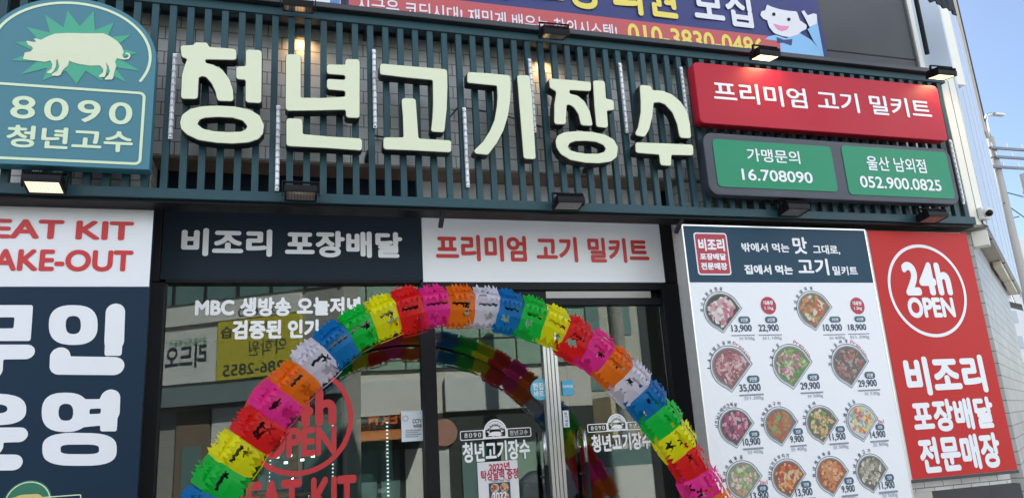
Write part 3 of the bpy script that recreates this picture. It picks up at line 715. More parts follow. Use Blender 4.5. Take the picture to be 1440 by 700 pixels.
letter(ns, '한집만', (749, 538), (773, 547), YW-.003, WTX, .02, 0); letter(ns, '바르게', (751, 549), (772, 557), YW-.003, WTX, .02, 0)
sq = thing('square_sticker', 'square blue sticker on the right door beside the stile', 'sticker', (2.1, .04, 2))
a, b = at(790, 535, YW), at(807, 555, YW)
MB().box(a.x, b.x, YW-.0015, YW+.001, b.z, a.z, mat('square_blue', (.06, .36, .55), .5)).build('sheet', sq)
letter(sq, '카카오', (791, 541), (806, 545), YW-.003, WTX, .02, 0)
for lab, (tl, br) in (('white pull sticker with dark letters on the right door', ((791, 577), (801, 600))), ('pale pull sticker on the left door beside the stile', ((770, 576), (779, 602)))):
    a, b = at(*tl, YW), at(*br, YW)
    s_ = thing('pull_sticker', lab, 'sticker', (a.x, YW, b.z), 'pull stickers on the doors')
    MB().box(a.x, b.x, YW-.0015, YW+.001, b.z, a.z, MATS['notice_paper']).build('sheet', s_)
    mm = MB(); hh = (a.z-b.z)/4.6
    for k, chx in enumerate('당기세요'):
        mm.flat(fit(text_loops(chx, .02, 0), a.x+.013, a.z-.012-(k+.85)*hh, b.x-.013, a.z-.012-k*hh), YW-.003, DK)
    mm.build('lettering', s_)

# ================================================================== LEFT BOARD
YLB = -.30
lb = thing('wall_board', 'tall left sign board with red letters on white above huge white letters on navy', 'sign', (-1.8, YLB, 0))
MB().box(-3.1, -.885+.04, YLB, -.252, .2, 3.246, NAVY).build('panel', lb)
zs = at(100, 403, YLB).z
MB().box(-3.1, -.847, YLB-.004, YLB-.001, zs, 3.244, WHITE).build('white_header', lb)
letter(lb, 'MEAT KIT', (-56, 306), (187, 338), YLB-.007, REDTX, .034, .02)
letter(lb, 'TAKE-OUT', (-37, 349), (186, 382), YLB-.007, REDTX, .034, .02)
def big(solid, holes, strokes, sc=2.5, ox=0, oy=420, r=.008):
    k = .0045
    return union([px(l, YLB, sc, ox, oy) for l in solid], [px(l, YLB, sc, ox, oy) for l in holes], .006, r, [(px(l, YLB, sc, ox, oy), w_/sc*.00468) for l, w_ in strokes])
def se(cx_, cy_, a_, b_, p=2.6, n=44):
    return [(cx_+a_*math.copysign(abs(math.cos(q))**(2/p), math.cos(q)), cy_+b_*math.copysign(abs(math.sin(q))**(2/p), math.sin(q))) for q in (2*math.pi*i/n for i in range(n))]
ch = {}
ch['인'] = big([se(258, 92, 86, 70), [(376, 50), (436, 50), (428, 200), (367, 200)]], [se(258, 92, 27, 32)], [([(406, 47), (402, 150)], 30), ([(212, 202), (211, 234), (403, 236)], 30)])
ch['영'] = big([se(230, 398, 83, 69), [(358, 350), (417, 350), (411, 465), (352, 465)], [(290, 352), (380, 352), (375, 442), (290, 450)], se(280, 528, 131, 58, 3)], [se(232, 398, 26, 30), [(316, 386), (356, 384), (354, 403), (314, 405)], se(281, 528, 68, 17, 4)], [([(388, 350), (386, 400)], 30)])
ch['무'] = big([[(-170, 22), (117, 22), (108, 148), (-165, 148)]], [[(-105, 65), (52, 65), (48, 104), (-100, 104)]], [([(-160, 188), (94, 186)], 24), ([(-28, 190), (-30, 250)], 32)])
ch['운'] = big([se(-15, 388, 108, 55)], [se(-15, 386, 42, 16)], [([(-130, 480), (70, 477)], 23), ([(-20, 480), (-20, 520)], 25), ([(-110, 530), (-110, 575), (50, 574)], 24)])
for c_, L in ch.items(): MB().flat(L, YLB-.003, WHITE).build('lettering', lb)
# small pig badge near the bottom
ce = at(39, 706, YLB)
m = MB().flat([ell(ce.x, ce.z, .125)], YLB-.003, mat('badge_green', (.02, .16, .09), .45)).flat([ell(ce.x, ce.z, .118), ell(ce.x, ce.z, .112)], YLB-.005, PALE)
k = .2/900
m.flat([[(ce.x+(x-640)*k*1.0, ce.z+.01+(-y+440)*k) for x, y in pig]], YLB-.006, mat('badge_pig', (.65, .5, .16), .45))
m.build('badge', lb)
p, q = at(60, 698, YLB), at(104, 730, YLB)
MB().flat([rrect(p.x, q.x+.03, q.z, p.z, .01), rrect(p.x+.006, q.x+.024, q.z+.006, p.z-.006, .006)], YLB-.004, PALE).build('badge_frame', lb)
tag(MB().box(-.90, -.865, -.33, -.29, 3.205, 3.25, CHAR).box(-.893, -.872, -.37, -.33, 3.215, 3.235, STEEL).build('panel_clamp'), 'small dark clamp at the top right corner of the left board', 'clamp', 'clamps under the grille')
for x_, lab in ((at(617, 300, -.3).x, 'small dark clamp hanging over the left end of the white panel'), (at(945, 310, -.3).x, 'small dark clamp between the white panel and the menu board')):
    tag(MB().obox((x_, -.40, 3.17), (Vector((1, 0, 0)), Vector((0, .8, -.6)), Vector((0, .6, .8))), (.016, .075, .012), CHAR).build('panel_clamp'), lab, 'clamp', 'clamps under the grille')

# ================================================================== RIGHT BOARDS
YM = -.41
mb_ = thing('menu_board', 'tall white menu board of raw meat dishes with prices under a teal header', 'sign', (3.9, YM, .6))
X0, X1, Z1 = 3.052, 4.858, 3.175; Z0 = .75
zh = at(1090, 397, YM).z
MB().box(X0, X1, YM, -.252, Z0, Z1, GREYSIDE).build('case', mb_, bevel=.003)
MB().box(X0+.002, X1-.002, YM-.004, YM-.001, Z0+.002, zh-.002, WHITE).build('menu_face', mb_)
_m = MB().box(X0+.002, X1-.002, YM-.004, YM-.001, zh, Z1-.002, TEAL); hdf = _m.build('header_face', mb_)
m = MB()
for x_ in (X0+.003, X1-.003): m.box(x_-.006, x_+.006, YM-.0065, YM-.0045, Z0, Z1, ALU)
m.box(X0+.01, X1-.01, YM-.0065, YM-.0045, Z1-.012, Z1, ALU); m.build('edge_trim', mb_)
YT = YM-.007
p, q = at(974, 327, YM), at(1033, 387, YM)
_m = MB().flat([rrect(p.x, q.x-.03, q.z, p.z, .025)], YT, WTX).flat([rrect(p.x+.011, q.x-.041, q.z+.011, p.z-.011, .018)], YT-.0015, mat('badge_red', (.42, .015, .04), .45))
rbg = _m.build('red_badge', hdf)
bx = p.x+.033; bw_ = q.x-.03-.033-bx; bh_ = p.z-q.z
for s_, f0, f1 in (('비조리', .56, .86), ('포장배달', .35, .51), ('전문매장', .12, .29)):
    MB().flat(fit(text_loops(s_, .045, .02), bx, q.z+bh_*f0, bx+bw_, q.z+bh_*f1), YT-.003, WTX).build('lettering', rbg)
hd = [('밖에서 먹는', (1042, 341), (1111, 355), .03), ('맛', (1113, 333), (1137, 357), .03), ('그대로,', (1142, 344), (1182, 358), .03),
      ('집에서 먹는', (1046, 372), (1116, 386), .04), ('고기', (1120, 363), (1167, 387), .03), ('밀키트', (1170, 374), (1207, 387), .03)]
for s_, tl, br, b_ in hd: letter(hdf, s_, tl, br, YT, WTX, b_, .015)
NTX = mat('navy_print', (.015, .045, .085), .5)
SUB = mat('grey_small_print', (.22, .25, .32), .5)
BD = mat('badge_teal', (.03, .09, .14), .45)
def arc_text(m, s_, cx_, cz_, r_, a0, da, h_, mt):
    for k, chx in enumerate(s_):
        if chx == ' ': continue
        a_ = R(a0-da*k); h0_ = h_; g_ = fit(text_loops(chx, .02 if mt is NTX else 0, 0), -h_*.42 if chx not in 'i1' else -h_*.15, 0, h_*.42 if chx not in 'i1' else h_*.15, h_*(1 if chx not in 'eruim' else .72))
        rt = a_-math.pi/2; c_, s2 = math.cos(rt), math.sin(rt)
        m.flat([[(cx_+r_*math.cos(a_)+x*c_-z*s2, cz_+r_*math.sin(a_)+x*s2+z*c_) for x, z in l] for l in g_], YT, mt)
MEAT = [(.42, .10, .12), (.55, .22, .24), (.62, .45, .42), (.30, .05, .07)]
dishes = [ # centre px, radius m, name, [(price,tl,br,badge text,badge tl,br,sub)], colours, base, blob shape
 ((1015, 437), .157, '국산눈꽃삼겹살', [('13,900', (1028, 456.5), (1058, 467), '3인분', (1037, 445), (1055, 454.5), '550g'), ('22,900', (1066, 456), (1096, 466.5), '6인분', (1074.5, 445), (1093, 454), '1.100g')], [(.45, .14, .18), (.6, .5, .5), (.62, .62, .58), (.5, .3, .3)], (.045, .04, .03), (.016, .03, 1.5), '1.1kg', (1080, 429.6)),
 ((1144, 435), .157, '돼지양념목살', [('10,900', (1157, 455.5), (1185, 466), '3인분', (1165, 445), (1182, 453), '600g'), ('18,900', (1192, 455.5), (1219, 465), '6인분', (1200, 444.5), (1217, 452.5), '1.200g')], [(.42, .12, .04), (.5, .2, .08), (.2, .35, .08), (.6, .55, .42), (.35, .09, .04)], (.16, .13, .08), (.016, .034, 1.3), '1.2kg', (1205, 430)),
 ((1027, 516), .170, 'LA양념소갈비', [('35,000', (1039, 540), (1070.5, 550.5), '3인분', (1049, 528), (1068, 537.5), '1.200g')], [(.38, .12, .14), (.5, .25, .26), (.55, .42, .4), (.28, .07, .09)], (.20, .10, .10), (.008, .014, 4), None, None),
 ((1113, 513), .170, '소갈비살', [('29,900', (1125, 537.5), (1154, 547.5), '3인분', (1134, 525.5), (1152, 534.6), '500g')], [(.15, .45, .07), (.45, .2, .22), (.6, .45, .45), (.4, .14, .18)], (.10, .20, .06), (.009, .014, 3.6), None, None),
 ((1194, 512), .170, '양념소갈비살', [('29,900', (1206, 534), (1234, 544), '3인분', (1214, 522.6), (1230.6, 532), '530g')], [(.35, .15, .12), (.45, .28, .22), (.3, .28, .26), (.25, .10, .09)], (.11, .10, .09), (.01, .018, 1.8), None, None),
 ((1034, 599), .142, '시즈닝스테이크목살', [('10,900', (1044, 616), (1070, 626), '3인분', (1052, 605.5), (1068, 614), '450g')], [(.40, .08, .16), (.5, .3, .34), (.3, .06, .12)], (.08, .06, .07), (.014, .024, 1.4), None, None),
 ((1097, 597), .142, '청년떡갈비구이', [('9,900', (1110.6, 612.5), (1131, 622), '3인분', (1114, 602), (1129, 610.5), '400g')], [(.36, .09, .04), (.42, .13, .06), (.2, .3, .1)], (.16, .14, .12), (.012, .02, 2.6), None, None),
 ((1155, 595), .142, '청년닭갈비', [('11,900', (1165.6, 609), (1190, 619), '3인분', (1173.5, 599), (1188, 607), '500g')], [(.55, .35, .16), (.6, .48, .3), (.4, .2, .1), (.15, .3, .06)], (.12, .11, .08), (.010, .018, 1.6), None, None),
 ((1211, 592), .142, '스페셜모듬', [('14,900', (1223, 606), (1246, 615.5), '3인분', (1229.5, 596), (1243.5, 604), '500g')], [(.6, .2, .06), (.3, .45, .1), (.6, .6, .55), (.22, .3, .45), (.45, .12, .2), (.65, .5, .1)], (.5, .52, .5), (.014, .024, 1.3), '2in1', None),
 ((1045, 674), .142, '청년야채볶음', [('13,900', (1055, 692), (1081.5, 701), '3인분', (1063.5, 681.5), (1080, 690), '500g')], [(.35, .4, .2), (.55, .5, .42), (.5, .25, .18), (.2, .35, .1)], (.22, .24, .16), (.012, .022, 1.5), '2in1', None),
 ((1108, 671), .142, '청년김치두루치기', [('13,900', (1118, 687), (1143.5, 697), '3인분', (1125, 676), (1140.7, 684.5), '500g')], [(.5, .12, .04), (.6, .3, .08), (.4, .06, .04), (.55, .42, .25)], (.22, .08, .05), (.012, .022, 1.5), None, None),
 ((1169, 667), .142, '청년제육볶음', [('9,900', (1183, 682.5), (1203, 692), '3인분', (1185.6, 671), (1200.6, 680), '500g')], [(.55, .16, .05), (.5, .22, .10), (.6, .35, .2)], (.28, .09, .04), (.012, .022, 1.4), None, None),
 ((1225, 663), .142, '청년소불고기', [('11,900', (1235, 677), (1259, 687), '3인분', (1242.7, 666.5), (1257, 675), '500g')], [(.45, .40, .32), (.6, .58, .5), (.2, .18, .14), (.3, .28, .2)], (.12, .11, .08), (.012, .020, 1.6), None, None)]
for (cp, rad_, nm, prices, cols, base, (s0, s1, asp), extra, ecp) in dishes:
    c_ = at(*cp, YM); cx_, cz_ = c_.x, c_.z; rnd = random.Random(nm)
    tipb = (cx_-.10*rad_, cz_-1.36*rad_); tipr = (cx_+1.12*rad_, cz_+.08*rad_)
    def shape(k, sh=0):
        pts = [(1.10, .12)]+ell(0, 0, 1, 1, 36, 24, 248)+[(-.10, -1.14)]
        return [(cx_+(x*k+sh)*rad_*1.08, cz_+(z*k)*rad_) for x, z in pts]
    m = MB(); m.flat([shape(1.0), shape(.965)], YT, mat('thin_outline', (.12, .13, .17), .5))
    inner = shape(.90)
    m.add([(x, YT-.0005, z) for x, z in inner], [tuple(range(len(inner)))], fc(base))
    rim = shape(.90); rim2 = shape(.84); n_ = len(rim)
    m.add([(x, YT-.0008, z) for x, z in rim+rim2], [(i, (i+1) % n_, n_+(i+1) % n_, n_+i) for i in range(n_)], mat('bowl_rim', (.22, .23, .23), .4, var=.4, vscale=40))
    A2 = np.array(shape(.82))
    def inside(p, A2=A2):
        c0 = False; n2 = len(A2); j = n2-1
        for i in range(n2):
            if (A2[i][1] > p[1]) != (A2[j][1] > p[1]) and p[0] < (A2[j][0]-A2[i][0])*(p[1]-A2[i][1])/(A2[j][1]-A2[i][1])+A2[i][0]: c0 = not c0
            j = i
        return c0
    blobs(m, inside, (cx_-rad_*.8, cx_+rad_*.85, cz_-rad_*1.0, cz_+rad_*.75), YT-.001, [fc(c) for c in cols], 95, s0*.7, s1*.78, rnd, asp)
    m.build('dish_picture', mb_)
    m = MB(); arc_text(m, nm, cx_, cz_, rad_*1.05, 178 if rad_ > .14 else 180, 108/max(len(nm), 6), .030 if rad_ > .14 else .027, NTX)
    if rad_ > .16: arc_text(m, 'premium', cx_, cz_, rad_*1.05, 72, 8.5, .028, mat('premium_red', (.5, .05, .09), .5))
    m.build('dish_name', mb_)
    for (pr, tl, br, bt, btl, bbr, sub) in prices:
        m = MB(); put(m, pr, tl, br, YT, NTX, .022, 0); m.build('price', mb_); m = MB()
        a, b = at(*btl, YM), at(*bbr, YM)
        m.flat([rrect(a.x, b.x, b.z, a.z, (a.z-b.z)*.48)], YT, BD)
        m.flat(fit(text_loops(bt, .02, 0), a.x+.022, b.z+.012, b.x-.022, a.z-.012), YT-.0015, WTX); m.build('portion_badge', mb_); m = MB()
        l0, l1 = at(tl[0], br[1]+4, YM), at(br[0]+3, br[1]+4.6, YM); m.box(l0.x, l1.x, YT-.0002, YT, l1.z, l0.z, SUB)
        t0, t1 = at(br[0]-len(sub)*2.6-1, br[1]+6.5, YM), at(br[0]+3, br[1]+11.5, YM); m.flat(fit(text_loops(sub, 0, 0), t0.x, t1.z, t1.x, t0.z), YT, SUB)
        t0 = at(br[0]-len(sub)*2.6-9, br[1]+7, YM); t2 = at(br[0]-len(sub)*2.6-2.5, br[1]+11, YM); m.flat(fit(text_loops('중량', 0, 0), t0.x, t1.z+.005, t2.x, t0.z), YT, SUB); m.build('weight_note', mb_); m = MB()
    if ecp:
        e_ = at(*ecp, YM); m.flat([ell(e_.x, e_.z, .072)], YT, MATS['badge_red'])
        m.flat(fit(text_loops('대용량', .03, 0), e_.x-.045, e_.z+.005, e_.x+.045, e_.z+.04), YT-.0015, WTX); m.flat(fit(text_loops(extra, .02, 0), e_.x-.04, e_.z-.04, e_.x+.04, e_.z-.007), YT-.0015, WTX)
    elif extra:
        a = at(prices[0][4][0]+3, prices[0][4][1]-6.5, YM); b = at(prices[0][5][0]-1, prices[0][4][1]-1.5, YM); m.flat(fit(text_loops(extra, .01, 0), a.x, b.z, b.x, a.z), YT, mat('premium_red', (.5, .05, .09), .5))
    if m.v: m.build('offer_badge', mb_)

rb = thing('red_board', 'tall red board reading 24h OPEN beside the menu board', 'sign', (5.4, -.40, 1.04))
YRB = -.40
XR0, XR1, ZR0, ZR1 = 4.895, 6.018, 1.055, 3.168
MB().box(XR0-.03, XR1+.006, YRB+.001, -.252, ZR0, ZR1, mat('board_edge', (.62, .60, .55), .5, var=.1)).build('case', rb, bevel=.003)
MB().box(XR0, XR1, YRB-.003, YRB, ZR0+.015, ZR1, RED).build('face', rb)
MB().box(XR0-.03, XR1+.006, YRB-.008, YRB-.0035, ZR0-.012, ZR0+.013, CHAR).build('bottom_trim', rb)
YQ = YRB-.006
c_ = at(1304, 408, YRB); rx_ = (at(1358, 410, YRB).x-at(1249, 405, YRB).x)/2; rz_ = rx_*1.0
rz_ = (at(1300, 343, YRB).z-at(1312, 473, YRB).z)/2
MB().flat([ell(c_.x, c_.z, rx_, rz_, 64), ell(c_.x, c_.z, rx_-.028, rz_-.028, 64)], YQ, WTX).build('ring', rb)
letter(rb, '24h', (1266, 368), (1341, 415), YQ, WTX, .048, .02, 1.06)
letter(rb, 'OPEN', (1274, 418), (1345, 446), YQ, WTX, .045, .02)
letter(rb, '비조리', (1268, 502), (1391, 551), YQ, WTX, .045, .018)
letter(rb, '포장배달', (1279, 563), (1402, 601), YQ, WTX, .045, .025)
letter(rb, '전문매장', (1289, 615), (1412, 656), YQ, WTX, .045, .025)

# CCTV dome on the column cover
q = at(1380, 302, -.45)
cc_ = thing('security_camera', 'white dome security camera on the corner column', 'camera', (q.x, -.45, q.z))
MB().box(q.x-.045, q.x+.05, -.50, -.452, q.z-.055, q.z+.06, mat('white_plastic', (.7, .7, .7), .4)).build('junction_box', cc_, bevel=.006)
def ball(c, r, mt, name, par, sc=(1, 1, 1)):
    bm = bmesh.new(); bmesh.ops.create_uvsphere(bm, u_segments=24, v_segments=14, radius=r)
    me = bpy.data.meshes.new(name); bm.to_mesh(me); bm.free(); me.materials.append(mt); me.polygons.foreach_set('use_smooth', [True]*len(me.polygons))
    o = bpy.data.objects.new(name, me); col.objects.link(o); o.location = Vector(c); o.scale = sc; o.parent = par; o.matrix_parent_inverse = par.matrix_basis.inverted(); return o
ball((q.x, -.515, q.z+.01), .042, MATS['white_plastic'], 'dome', cc_)
ball((q.x-.006, -.535, q.z-.008), .033, BLACKM, 'lens', cc_)
MB().tube([(q.x-.02, -.46, q.z-.055), (q.x-.02, -.46, q.z-.09), (q.x+.06, -.44, q.z-.11)], .007, CHAR, 6).build('cable', cc_)

# ================================================================== ARCH
YA = -.9
cl = [(300, 690), (340, 627), (383, 573), (440, 508), (476, 482), (510, 460), (543, 443), (580, 432), (617, 428), (650, 428), (690, 431), (722, 438), (755, 449), (787, 463), (820, 482), (848, 505), (872, 527), (895, 549), (915, 573), (935, 598), (954, 624), (972, 655), (990, 688)]
pts = [Vector((p.x, p.z)) for p in (at(x, y, YA) for x, y in cl)]
pts = [Vector((-.78, 0)), Vector((-.70, .5)), Vector((-.58, 1.0))]+pts+[Vector((2.86, .8)), Vector((2.95, .4)), Vector((3.0, 0))]
for _ in range(2): # smooth hand-read points
    pts = [pts[0]]+[(pts[i-1]+pts[i]*2+pts[i+1])/4 for i in range(1, len(pts)-1)]+[pts[-1]]
cum = [0]
for a, b in zip(pts[:-1], pts[1:]): cum.append(cum[-1]+(b-a).length)
def arc_at(s):
    s = min(max(s, 0), cum[-1]-1e-6); i = max(k for k in range(len(cum)-1) if cum[k] <= s); t = (s-cum[i])/(cum[i+1]-cum[i]); return pts[i].lerp(pts[i+1], t)
def s_of(x, y):
    p = at(x, y, YA); p = Vector((p.x, p.z)); return min((((arc_at(cum[-1]*k/800)-p).length, cum[-1]*k/800) for k in range(801)))[1]
PAL = {'blue': (.01, .22, .56), 'green': (.01, .62, .07), 'yellow': (.93, .88, .01), 'red': (.84, .02, .02), 'pink': (.92, .04, .36), 'orange': (.93, .22, .01), 'white': (.80, .77, .84)}
def plastic(name, c):
    m = mat('plastic_'+name, c, .28, var=.10, vscale=10, trans=.60, spec=.4)
    return m
ORDER = ['green', 'yellow', 'red', 'pink', 'orange', 'white', 'blue']
sA, sB = s_of(302, 672), s_of(968, 648)   # centres of a green tier and the last red tier seen (23 tiers apart)
Ls = (sB-sA)/23
archo = thing('rainbow_arch', 'rainbow arch of cut plastic sheets on a black pole in front of the doors', 'arch', (1.1, YA, 0))
MB().tube([(p.x, YA-.055, p.y) for p in (arc_at(cum[-1]*k/90) for k in range(91))], .013, BLACKM, 10).build('pole', archo, smooth=True)
for x_ in (-.78, 3.0): MB().tube([(x_, YA-.055, .0), (x_, YA-.055, .03)], .22, CHAR, 24).build('base_plate', archo)
rg = random.Random(11)
def tier(k):
    cn = ORDER[k % 7]; c = plastic(cn, PAL[cn]); s0 = sA+k*Ls
    if s0 < .12 or s0 > cum[-1]-.12: return
    P = arc_at(s0); T = (arc_at(s0+.05)-arc_at(s0-.05)).normalized(); N = Vector((-T.y, T.x))
    P3 = Vector((P.x, YA, P.y)); t3 = Vector((T.x, 0, T.y)); n3 = Vector((N.x, 0, N.y)); b3 = Vector((0, -1, 0))
    m = MB(); wob = rg.uniform(-.009, .009); tw = rg.uniform(-.14, .14); tj = 1
    def prof_sheet(prof, nu, nv, jag0, jag1, holes, ext=1.0, lift=0.0):
        # prof: list of (r,b) points from edge 0 to edge 1; jag amplitudes at both free edges
        L = [0]
        for (r0, b0), (r1, b1) in zip(prof[:-1], prof[1:]): L.append(L[-1]+math.hypot(r1-r0, b1-b0))
        tot = L[-1]
        j0 = [0]*(nu+1); j1 = [0]*(nu+1)
        teeth = max(4, nu//4)
        def zig(amp):
            out = []; kn = [0.0]
            while kn[-1] < nu: kn.append(kn[-1]+nu*rg.uniform(.06, .15))
            hv_ = [amp*(rg.uniform(.0, .35) if q % 2 else rg.uniform(.6, 1.25)) for q in range(len(kn))]
            if rg.random() < .5:
                w0 = rg.randrange(len(kn)); hv_[w0] += amp*.7
            for i in range(nu+1):
                q = max(z for z in range(len(kn)-1) if kn[z] <= i) if i < kn[-1] else len(kn)-2
                tt = (i-kn[q])/(kn[q+1]-kn[q]); out.append(hv_[q]+(hv_[q+1]-hv_[q])*tt)
            return out
        if jag0: j0 = zig(jag0)
        if jag1: j1 = zig(jag1)
        vs = []; uvs = []
        for i in range(nu+1):
            u = (i/nu-.5)
            for j in range(nv+1):
                v = j/nv
                d = (j0[i] + (tot-j0[i]-j1[i])*v)
                d = min(max(d, 0), tot)
                q = max(z for z in range(len(L)-1) if L[z] <= d+1e-9); tt = (d-L[q])/(L[q+1]-L[q]); r = prof[q][0]+(prof[q+1][0]-prof[q][0])*tt; b = prof[q][1]+(prof[q+1][1]-prof[q][1])*tt
                bul = (1-4*u*u)
                b2 = b*(.88+.14*bul)+lift+.0035*math.sin(4*u+2.5*v+k)
                ss = u*Ls*1.04*ext+tw*r*.4
                vs.append(P3+t3*ss+n3*(r*.95*tj*(1+.03*bul)+wob)+b3*b2); uvs.append((u*Ls, d/tot))
        fs = []
        for i in range(nu):
            for j in range(nv):
                uc = (i+.5)/nu-.5; vc = (j+.5)/nv
                cut = False
                for (hu, hv, hr, kind) in holes:
                    du = (uc-hu)*Ls; dv = (vc-hv)*tot
                    if kind == 'star':
                        a_ = math.atan2(dv, du); rr_ = hr*(1+.38*math.cos(5*a_+hu*9))
                        if math.hypot(du, dv) < rr_: cut = True
                    elif kind == 'slit':
                        if abs(du) < hr and abs(dv) < .0105+.003*math.sin(uc*60): cut = True
                if not cut: fs.append((i*(nv+1)+j, (i+1)*(nv+1)+j, (i+1)*(nv+1)+j+1, i*(nv+1)+j+1))
        m.add(vs, fs, c)
    st = rg.uniform(-.2, .2); tj = rg.uniform(.92, 1.08)
    # main front sheet, hanging to the inside of the arch
    prof = [(.062, .092), (.055, .112), (-.04, .104), (-.145, .060)]
    h = [(rg.uniform(-.06, .06), .34, Ls*rg.uniform(.24, .40), 'slit')]
    if rg.random() < .75: h.append((st, rg.uniform(.55, .8), rg.uniform(.020, .032), 'star'))
    if rg.random() < .5: h.append((rg.uniform(-.3, .3), rg.uniform(.35, .5), rg.uniform(.014, .022), 'star'))
    if rg.random() < .45: h.append((rg.uniform(-.35, .35), .95, rg.uniform(.02, .035), 'star'))
    prof_sheet(prof, 60, 34, .0, .036, h)
    # outer flap, lying over the fold with a torn edge
    prof = [(.155, -.075), (.148, -.02), (.062, .118), (.016, .126)]
    h = [(rg.uniform(-.25, .25), rg.uniform(.45, .62), rg.uniform(.018, .03), 'star')] if rg.random() < .7 else []
    if rg.random() < .6: h.append((rg.uniform(-.35, .35), .22, rg.uniform(.022, .038), 'star'))
    prof_sheet(prof, 60, 30, .058, .055, h, .98, .004)
    # second, loose torn layer at the outside
    prof = [(.172, -.01), (.135, .03), (.075, .112)]
    prof_sheet(prof, 56, 14, .062, .045, [(rg.uniform(-.3, .3), rg.uniform(.2, .6), rg.uniform(.018, .03), 'star')], rg.uniform(.55, .9), .014)
    # back sheets leave the pole showing
    prof = [(.135, -.045), (.11, -.085), (.055, -.10), (.02, -.095)]
    prof_sheet(prof, 48, 14, .032, .022, [])
    prof = [(-.02, -.095), (-.06, -.095), (-.11, -.07), (-.14, -.035)]
    prof_sheet(prof, 48, 14, .022, .032, [])
    prof = [(-.145, .045), (-.15, .005), (-.14, -.035)]
    prof_sheet(prof, 36, 8, .012, .012, [(st, .5, .02, 'star')], .95)
    o = m.build('plastic_tier', archo)
    o['label'] = '%s cut plastic tier of the arch' % cn
for k in range(-14, 40): tier(k)

# ================================================================== INSIDE THE SHOP
LEDE = mat('freezer_led', (.9, .95, 1), .4, emit=(.9, .97, 1), es=.55)
FRZ = mat('freezer_body', (.10, .105, .11), .4, var=.1)
GL2 = glass_mat('freezer_glass', (.8, .88, .88), 1.0)
for (pa, pb, sts, lab) in ((372, 474, (380, 468), 'dark freezer cabinet with two lit edges seen through the left window'), (482, 552, (545,), 'dark freezer cabinet with one lit edge beside the black window post')):
    xa, xb = at(pa, 650, 3.3).x, at(pb, 650, 3.3).x
    f_ = thing('freezer_cabinet', lab, 'freezer', (xa, 3.3, 0), 'freezers inside the shop')
    MB().box(xa, xb, 3.3, 4.0, 0, 2.0, FRZ).box(xa+.05, xb-.05, 3.25, 3.296, .3, 1.9, GL2).build('body', f_)
    for sp_ in sts:
        x_ = at(sp_, 650, 3.28).x; m = MB()
        for k in range(34): m.box(x_-.008, x_+.008, 3.28, 3.297, .45+k*.042, .45+k*.042+.014, LEDE)
        m.build('led_strip', f_)
sh = thing('goods_shelf', 'low wooden shelf with packed goods behind the left window', 'shelf', (-.3, 1.6, 0))
m = MB()
WOODM = mat('shelf_wood', (.32, .22, .12), .6, var=.25, vscale=10)
for z in (.4, .85, 1.22): m.box(-.75, .25, 1.4, 1.8, z, z+.03, WOODM)
for x_ in (-.75, .23): m.box(x_, x_+.03, 1.4, 1.8, 0, 1.25, WOODM)
m.build('rack', sh)
rg2 = random.Random(2)
for k in range(9):
    x_ = -.7+k*.1; c_ = rg2.choice([(.45, .08, .05), (.1, .25, .12), (.55, .45, .2), (.4, .4, .42), (.08, .1, .3)])
    tag(MB().box(x_, x_+.075, 1.45, 1.6, 1.252, 1.252+rg2.uniform(.1, .2), mat('pack_%d' % k, c_, .5, var=.2)).build('food_pack', bevel=.006), 'food pack standing in a row on the wooden shelf behind the left window', 'package', 'food packs on the shelf')
pl_ = thing('pendant_lamp', 'glowing bulb hanging inside behind the left window', 'lamp', (.4, 2.0, 1.5))
q = at(418, 690, 2.0)
ball(q, .035, mat('bulb_glow', (1, .95, .8), .3, emit=(1, .85, .6), es=30), 'bulb', pl_)
MB().tube([(q.x, 2.0, q.z+.035), (q.x, 2.0, 3.0)], .005, BLACKM, 6).build('cord', pl_)
for k, (a, b) in enumerate(((390, 642), (408, 640), (425, 646), (440, 641), (402, 650))):
    q = at(a, b, 3.2); MB_ = MB().box(q.x-.02, q.x+.02, 3.19, 3.21, q.z-.012, q.z+.012, mat('spot_glow', (1, 1, 1), .3, emit=(1, .98, .9), es=1.2)).box(q.x-.025, q.x+.025, 3.212, 3.25, q.z-.02, q.z+.02, BLACKM)
    tag(MB_.build('small_spotlight'), 'small white spotlight glowing inside the shop behind the red ring', 'lamp', 'small spotlights inside the shop')

# ================================================================== STREET BEHIND THE CAMERA (seen in the glass)
def facing_frame(O, n):
    n = Vector(n).normalized(); rt = Vector((0, 0, 1)).cross(n); return O, rt, n
class Wall:   # builds on an upright plane: u along reading direction, z up, d outwards
    def __init__(s, O, n): s.O, s.r, s.n = facing_frame(Vector(O), n)
    def P(s, u, z, d=0): return s.O+s.r*u+s.n*d+Vector((0, 0, z))
    def box(s, m, u0, u1, z0, z1, d0, d1, mt): m.obox(s.P((u0+u1)/2, (z0+z1)/2, (d0+d1)/2), (s.r, s.n, Vector((0, 0, 1))), (abs(u1-u0)/2, abs(d1-d0)/2, abs(z1-z0)/2), mt)
    def text(s, m, t, u0, u1, z0, z1, d, mt, b=.02, e=0):
        vs, fs = fill(fit(text_loops(t, b, e), u0, z0, u1, z1)); m.add([s.P(x, z, d) for x, z, _ in vs], fs, mt)
    def uz(s, px_, py_):   # wall point whose mirror image in the glass (plane Y=.05) shows at this photo pixel
        Om = Vector((s.O.x, .1-s.O.y, s.O.z)); nm = Vector((s.n.x, -s.n.y, 0)); rm = Vector((s.r.x, -s.r.y, 0))
        d = _f*FPX+_r*(px_-720)-_u*(py_-350); t = (Om-EYEP).dot(nm)/d.dot(nm); P = EYEP+d*t
        return (P-Om).dot(rm), P.z-Om.z
OPW = mat('pale_opposite_wall', (.60, .58, .54), .8, var=.12)
OW = mat('pale_signboard', (.72, .72, .70), .5, var=.08)
YS_ = mat('yellow_signboard', (.60, .52, .06), .5, var=.08)
